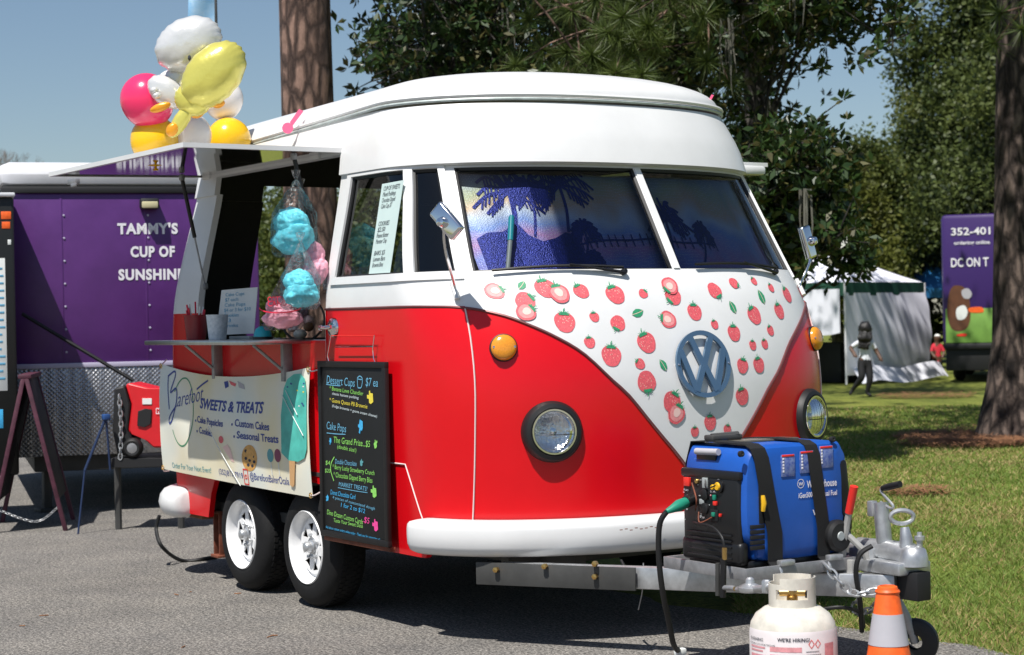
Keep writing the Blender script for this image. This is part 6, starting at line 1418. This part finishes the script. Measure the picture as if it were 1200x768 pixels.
# red generator on its stand
dg = 12.9; E = lambda px, py, h=0: Vector(far(px, py, dg))+Hn*h
rg_ = thing('red_generator', 'red portable generator with black end and wheel beside the purple trailer', 'generator', E(170, 540))
def slab(pts, h0, h1, m, name, parent, bev=.012):
    b = MB(); c = E(170, 500); L = [((E(x, y)-c).dot(Rn), (E(x, y)-c).z) for x, y in pts]; A = sum(L[i][0]*L[(i+1) % len(L)][1]-L[(i+1) % len(L)][0]*L[i][1] for i in range(len(L))); L = L if A > 0 else L[::-1]
    b.poly([L], lambda a, z, h=0: c+Rn*a+Vector((0, 0, z))+Hn*(h1-h), h1-h0); o = b.build(name, m, parent, 30, fix=True); mo = o.modifiers.new('edge', 'BEVEL'); mo.width = bev; mo.segments = 2; mo.limit_method = 'ANGLE'; return o
slab([(147, 451), (152, 449), (176, 455), (215, 456), (215, 525), (180, 525), (170, 516), (152, 508), (150, 503), (154, 474)], 0, .34, 'gred', 'casing', rg_)
slab([(134, 455), (146, 452), (153, 474), (150, 505), (155, 512), (150, 534), (138, 534), (132, 505)], -.01, .35, 'truckblack', 'end_panel', rg_)
slab([(162, 482), (170, 479), (178, 480), (177, 497), (170, 501), (161, 499)], -.012, .02, 'truckblack', 'pull_recess', rg_, .003)
slab([(167, 467), (178, 467), (178, 474), (167, 474)], -.006, .01, 'paper', 'sticker', rg_, .001)
b = MB(); b.lathe([(.02, .03), (.05, .035), (.066, .02), (.07, 0), (.066, -.04), (.03, -.04)], 28, mframe(E(156, 525, -.01), -Hn)); gw2 = b.build('wheel', 'rubber', rg_); b = MB(); b.lathe([(0, .036), (.02, .036), (.045, .03)], 14, mframe(E(156, 525, -.01), -Hn)); b.build('hub', 'steel', gw2)
text('E3', lambda a, c, h=0: E(183, 486, -.008)+Vector((0, 0, a))-Rn*c*-1, .05, 'lettering', rg_, 'casing_lettering')
slab([(130, 537), (215, 537), (215, 546), (130, 548)], -.03, .5, 'truckblack', 'platform', rg_)
for px, py in ((134, 0), (208, 0)):
    b = MB(); b.tube([E(px, 546, .1), Vector((E(px, 546, .1).x, E(px, 546, .1).y, 0))], .025, 8); b.build('platform_leg', 'darksteel', rg_)
chain([E(141, 466, -.03), E(143, 500, -.03), E(142, 540, -.03)], .014, .005, 'galv', rg_, 'lock_chain')
for pts, nm in ((((127, 491), (104, 549)), 'a'), (((131, 537), (128, 550)), 'b')):
    pass
sh_ = thing('trestle', 'slim blue trestle leg leaning beside the red generator', 'trestle', (E(104, 549).x, E(104, 549).y, .3))
b = MB(); b.tube([E(128, 488, -.1), E(104, 550, -.12)], .010, 8); b.tube([E(128, 488, -.1), E(131, 550, -.05)], .008, 8); b.tube([E(104, 550, -.12), Vector((E(96, 572, -.14).x, E(96, 572, -.14).y, 0))], .007, 8); b.build('leg', mat('dark blue tube', (.012, .03, .09), .6), sh_)
b = MB(); b.box(E(128, 488, -.1), (.05, .05, .04), .008); b.build('clamp', 'blue', sh_)
# feather flag behind
ff = thing('feather_flag', 'sky blue feather flag on a pole rising behind the balloons', 'flag', gp0(262, 16.5)); Pb = Vector(gp0(263, 16.5))
b = MB(); b.tube([Pb, Pb+Vector((0, 0, 5.6))], [.02, .01], 8); b.build('pole', 'darksteel', ff)
zb0 = far(252, 47, 16.5)[2]
b = MB(); b.grid(lambda a, z: Pb+Vector((0, 0, z))-Rn*(.02+a*(.17+.05*math.sin(z*2)))+Hn*(.04*math.sin(z*5+a*3)), list(np.linspace(0, 1, 8)), list(np.linspace(zb0, 5.5, 40))); o = b.build('sail', 'flag', ff, 80); solid(o, .003, 0)
# ================================================================ right side: tent, people, truck
A0 = Vector(at(992, 451, 'z', 0)); v1 = Rn*2.05+Hn*2.3; v2 = -Rn*2.4+Hn*1.8
def tent(name, label, A0, v1, v2, ez, pz, top_m, band_m, wall=True):
    t = thing(name, label, 'tent', A0+(v1+v2)/2); cs = [A0, A0+v1, A0+v1+v2, A0+v2]; up = Vector((0, 0, 1)); pk = A0+(v1+v2)/2+up*pz
    for c in cs: b = MB(); b.tube([c, c+up*ez], .022, 8); b.build('post', 'roofwhite', t)
    for i in range(4):
        a, c = cs[i]+up*ez, cs[(i+1) % 4]+up*ez; b = MB(); N = 10
        b.grid(lambda s_, r: (a.lerp(c, s_)).lerp(pk, r)-up*(.10*math.sin(math.pi*r)*1)+up*.0, [k/N for k in range(N+1)], [0, .2, .4, .6, .8, .97]); o = b.build('roof_panel', top_m, t, 80); solid(o, .004, 0)
        b = MB(); nn = (c-a).cross(up).normalized(); b.grid(lambda s_, z: a.lerp(c, s_)+up*z+nn*(.012+.012*math.sin(s_*23)), [k/24 for k in range(25)], [-.25, -.12, .012]); o = b.build('valance', band_m, t, 80); solid(o, .004, 0)
    if wall:
        up_ = up
        def wp(s_, r): z = (ez-.2)*r; return A0.lerp(A0+v1, s_)+up_*z+v1.cross(up_).normalized()*(.02+.12*math.sin(math.pi*r)*(s_**1.5)+.02*math.sin(s_*9+r*7)*(1-r)+.012*math.sin(s_*17+r*19)*s_)
        b = MB(); b.grid(wp, [k/40 for k in range(41)], [.10+.9*k/24 for k in range(25)]); o = b.build('side_wall', 'tentwhite', t, 80); solid(o, .004, 0)
        b = MB(); b.grid(lambda s_, r: A0.lerp(A0+v1*1.12, s_)+up_*(.02+.30*r+.05*math.sin(s_*9))+v1.cross(up_).normalized()*(.14+.22*(1-r)+.05*math.sin(s_*17)), [k/40 for k in range(41)], [0, .25, .5, .75, 1]); o = b.build('wall_skirt', 'tentwhite', t, 80); solid(o, .004, 0)
        b = MB(); b.grid(lambda s_, r: (A0+v2*(.03+.45*s_))+up_*(ez-.12-(.85+.05*math.sin(s_*6))*r)+v2.cross(up_).normalized()*(-.05-.1*r*s_+.02*math.sin(s_*13)), [k/20 for k in range(21)], [0, .25, .5, .75, 1]); o = b.build('half_curtain', 'tentwhite', t, 80); solid(o, .004, 0)
        b = MB(); b.grid(lambda s_, r: A0+v1*s_+v2*.98+up_*(.05+(ez-.1)*r), [k/10 for k in range(11)], [0, .5, 1]); o = b.build('back_wall', 'truckblack', t); solid(o, .004, 0)
        b = MB(); b.box(A0+v1*.5+v2*.45+up*.4, (1.6, .7, .8), .02); b.build('counter', 'truckblack', t)
    return t
tent('canopy_tent', 'white pop-up tent with green band and white cloth wall on the lawn', A0, v1, v2, 1.98, 2.95, 'tentwhite', 'tentgreen')
A1_ = Vector((*far(1084, 440, 50)[:2], 0)); tent('canopy_tent', 'bright blue pop-up canopy glimpsed between white tent and purple truck', A1_, Rn*2.6+Hn*1.5, -Rn*1.5+Hn*2.6, 2.0, 2.75, 'bluecloth', 'bluecloth', False)
# people
def person(name, label, J, edges, radii, zones, depth, root, hair=None):
    """J joint pixel positions with depth offsets; body grown as one skin"""
    t = thing(name, label, 'person', J['base']); names = [n for n in J if n != 'base']; idx = {n: i for i, n in enumerate(names)}
    me = bpy.data.meshes.new('body'); me.from_pydata([J[n] for n in names], [(idx[a], idx[c]) for a, c in edges], []); o = bpy.data.objects.new('body_tmp', me); link(o)
    o.modifiers.new('skin', 'SKIN'); s2 = o.modifiers.new('sub', 'SUBSURF'); s2.levels = 2; s2.render_levels = 2
    for n in names: r = radii[n]; sv = me.skin_vertices[0].data[idx[n]]; sv.radius = r if isinstance(r, tuple) else (r, r); sv.use_root = n == root
    dgp = bpy.context.evaluated_depsgraph_get(); ev = o.evaluated_get(dgp); nm = bpy.data.meshes.new_from_object(ev, depsgraph=dgp); bpy.data.objects.remove(o)
    nm.name = 'body'; nm.materials.clear(); ms = []
    for m, _ in zones: nm.materials.append(MT[m])
    for p in nm.polygons:
        best = min(range(len(zones)), key=lambda i: min(((Vector(J[n]) if isinstance(n, str) else Vector(J[n[0]]).lerp(Vector(J[n[1]]), n[2]))-p.center).length for n in zones[i][1])); p.material_index = best; p.use_smooth = True
    ob = bpy.data.objects.new('body', nm); link(ob); par(ob, t); return t
dG = depth_of(at(1015, 465, 'z', 0)); K = dG/FPX
def JP(px, py, dd=0): return Vector(far(px, py, dG))+Hn*dd
J = dict(base=Vector((*at(1013, 465, 'z', 0)[:2], 0)), pelvis=JP(1013, 424), waist=JP(1013.5, 415), chest=JP(1014, 404), neck=JP(1014, 396.5), head=JP(1013.5, 389), crown=JP(1013.5, 380), shL=JP(1007, 401), shR=JP(1021, 401), elL=JP(997, 408, .05), haL=JP(1001, 416, -.08), elR=JP(1027, 411, .02), haR=JP(1031, 420, -.06), hipR=JP(1017, 426), knR=JP(1019, 444, -.06), anR=JP(1016, 461, .0), toeR=JP(1020.5, 464, -.05), hipL=JP(1009.5, 426), knL=JP(1009, 443, -.08), anL=JP(1000, 457, .08), toeL=JP(996.5, 463.5, .06))
for s, h, e in (('L', 'haL', 'elL'), ('R', 'haR', 'elR')):
    d = (J[h]-J[e]).normalized(); sd = d.cross(Hn).normalized()
    for i, (o_, l) in enumerate(((-.022, .05), (-.009, .065), (.006, .068), (.02, .058))): J['f%s%d' % (s, i)] = J[h]+d*l+sd*o_+Hn*.012*(i % 2)
    J['th'+s] = J[h]+d*.02-sd*.045
edges = [('pelvis', 'waist'), ('waist', 'chest'), ('chest', 'neck'), ('neck', 'head'), ('head', 'crown'), ('chest', 'shL'), ('chest', 'shR'), ('shL', 'elL'), ('elL', 'haL'), ('shR', 'elR'), ('elR', 'haR'), ('pelvis', 'hipR'), ('hipR', 'knR'), ('knR', 'anR'), ('anR', 'toeR'), ('pelvis', 'hipL'), ('hipL', 'knL'), ('knL', 'anL'), ('anL', 'toeL')]+[('ha'+s, 'f%s%d' % (s, i)) for s in 'LR' for i in range(4)]+[('ha'+s, 'th'+s) for s in 'LR']
rad = dict(pelvis=(.12, .10), waist=(.095, .075), chest=(.115, .085), neck=.04, head=.088, crown=.06, shL=.05, shR=.05, elL=.038, elR=.038, haL=.026, haR=.026, hipR=.085, hipL=.085, knR=.06, knL=.06, anR=.034, anL=.034, toeR=.027, toeL=.027)
for k in J:
    if k[0] == 'f' and k[1] in 'LR': rad[k] = .008
    if k[:2] == 'th': rad[k] = .009
zones = [('shirt', ['waist', 'chest', 'shL', 'shR', ('pelvis', 'waist', .6), ('shL', 'elL', .5), ('shR', 'elR', .5)]), ('leggings', ['pelvis', 'hipL', 'hipR', 'knL', 'knR', ('hipL', 'knL', .5), ('hipR', 'knR', .5), ('knL', 'anL', .5), ('knR', 'anR', .5), 'anL', 'anR', 'toeL', 'toeR']), ('skin', ['neck', 'head', 'crown', 'elL', 'elR', 'haL', 'haR', ('elL', 'haL', .5), ('elR', 'haR', .5)]+['f%s%d' % (s, i) for s in 'LR' for i in range(4)])]
gi = person('person', 'child with long black hair in white shirt and black leggings running', J, edges, rad, zones, dG, 'pelvis')
b = MB(); b.add(*blob(JP(1013.2, 385, -.03), .112, .112, .12, .16, 3, 3, 0, 2))
for i in range(46):
    a = random.uniform(-1, 1); e = random.uniform(400, 411); b.tube(catmull([JP(1013.2+a*5, 384+abs(a)*3, -.06), JP(1012.5+a*7.5, 393, -.11-.04*(1-abs(a))), JP(1011.5+a*6.5+random.uniform(-1, 1), 400, -.12), JP(1011+a*5.5+random.uniform(-1.5, 1.5), e, -.12)], 5), [.018+.008*math.sin(k) for k in range(15)]+[.004], 5)
b.build('hair', 'hair', gi, 80)
f = MB(); fc = J['head']+Rn*.07+Hn*.06; f.add(*blob(fc, .02, .02, .025, 0, 2, 2)); f.build('nose', 'skin', gi)
dG2 = 41.0; dG, K = dG2, dG2/FPX
gb_ = far(1098, 448, dG)
J2 = dict(base=Vector((gb_[0], gb_[1], 0)), pelvis=JP(1098, 424), waist=JP(1098, 417), chest=JP(1098, 408), neck=JP(1098, 402), head=JP(1098.5, 397), crown=JP(1098.5, 391), shL=JP(1093, 406), shR=JP(1103, 406), elL=JP(1091, 414, -.05), haL=JP(1095, 420, -.15), elR=JP(1106, 414, -.05), haR=JP(1102, 420, -.15), hipR=JP(1100.5, 426), hipL=JP(1095.5, 426), knR=JP(1101, 435, -.04), knL=JP(1095, 435, -.04), anR=JP(1101, 444), anL=JP(1095, 444), toeR=JP(1102, 446, -.08), toeL=JP(1094, 446, -.08))
ed2 = edges[:19]; rad2 = dict(rad)
person('person', 'person in red top standing beyond the tent wall near the truck', J2, ed2, rad2, [('redcloth', ['waist', 'chest', 'shL', 'shR', 'pelvis', ('shL', 'elL', .5), ('shR', 'elR', .5)]), ('skin', ['neck', 'head', 'elL', 'elR', 'haL', 'haR']), ('paper', ['crown']), ('leggings', ['hipL', 'hipR', 'knL', 'knR', 'anL', 'anR', 'toeL', 'toeR', ('knL', 'anL', .5), ('knR', 'anR', .5)])], dG2, 'pelvis')
# purple food truck
dT = 37.; TA = Vector((*far(1106, 455, dT)[:2], 0)); tn = -(Hn+Rn*.30).normalized(); tv = Vector((-tn.y, tn.x, 0))
if tv.dot(Rn) < 0: tv = -tv
TFn = lambda a, z, h=0: TA+tv*a+tn*h+Vector((0, 0, z))
def tp(px, py): r = Vector(ray(px, py)); t = (TA-Vector(CP)).dot(tn)/r.dot(tn); P = Vector(CP)+r*t; return (P-TA).dot(tv), P.z
tr_ = thing('food_truck', 'dark purple food truck with lime green mural behind the pine trunk', 'truck', TFn(1.2, 0, -2))
z0_, z1_, z2_ = tp(1106, 456)[1], tp(1106, 404)[1], tp(1106, 252)[1]
def tbox(a0, a1, z0, z1, h0, h1, m, nm, bev=.03, parent=tr_): b = MB(); rot = Matrix((tv, -tn, Vector((0, 0, 1)))).transposed(); b.box(TFn((a0+a1)/2, (z0+z1)/2, (h0+h1)/2), (a1-a0, h1-h0, z1-z0), bev, rot); return b.build(nm, m, parent)
bd = tbox(0, 2.35, z1_, z2_, -5.5, 0, 'carpurple', 'body', .09)
gz = tp(1120, 362)[1]; m_ = tbox(.06, 2.25, z1_+.03, gz, -.01, .012, 'truckgreen', 'mural_ground', .004)
tbox(.05, 2.3, .22, z1_, -5.4, -.02, 'truckblack', 'skirt', .02); tbox(.02, 2.33, z1_-.1, z1_+.02, -.05, .06, 'truckblack', 'bumper', .03)
for a in (.25, 2.1):
    for h in (-1.0, -4.4):
        b = MB(); c = TFn(a, .4, h); b.lathe([(.12, -.1), (.34, -.11), (.4, -.06), (.4, .06), (.34, .11), (.12, .1)], 28, mframe(c, tv)); b.build('wheel', 'tyre', tr_)
for body, x0, x1, y, s_ in (('352-401', 1114, 1160, 276, .2), ('ordering online', 1118, 1160, 287, .1), ('DC ON T', 1114, 1158, 313, .24)):
    p = tp(x0, y); q = tp(x1, y+.8); text(body, TFn, s_, 'lettering', tr_, 'truck_lettering', bold=.02, org=p, width=q[0]-p[0], h=.014)
def tblob(pts, m, nm, h): 
    L = [(p.x, p.y) for p in catmull([(*tp(x, y), 0) for x, y in pts], 4, True)]; A = sum(L[i][0]*L[(i+1) % len(L)][1]-L[(i+1) % len(L)][0]*L[i][1] for i in range(len(L))); b = MB(); b.poly([L if A > 0 else L[::-1]], lambda a, z, hh=0: TFn(a, z, h)); return b.build(nm, m, tr_, smooth=False)
tblob([(1112, 345), (1118, 335), (1130, 337), (1136, 350), (1137, 375), (1130, 387), (1116, 386), (1110, 368)], 'furbrown', 'mural_shape', .016)
tblob([(1121, 362), (1130, 358), (1134, 366), (1130, 374), (1122, 374)], 'paper', 'mural_shape', .019); tblob([(1127, 341), (1134, 338), (1139, 344), (1136, 350), (1129, 349)], 'reflect', 'mural_shape', .019)
tblob([(1136, 361), (1150, 360), (1152, 366), (1137, 366)], 'orange', 'mural_shape', .018); tblob([(1122, 392), (1132, 391), (1132, 394), (1122, 394)], 'redplastic', 'mural_shape', .02)
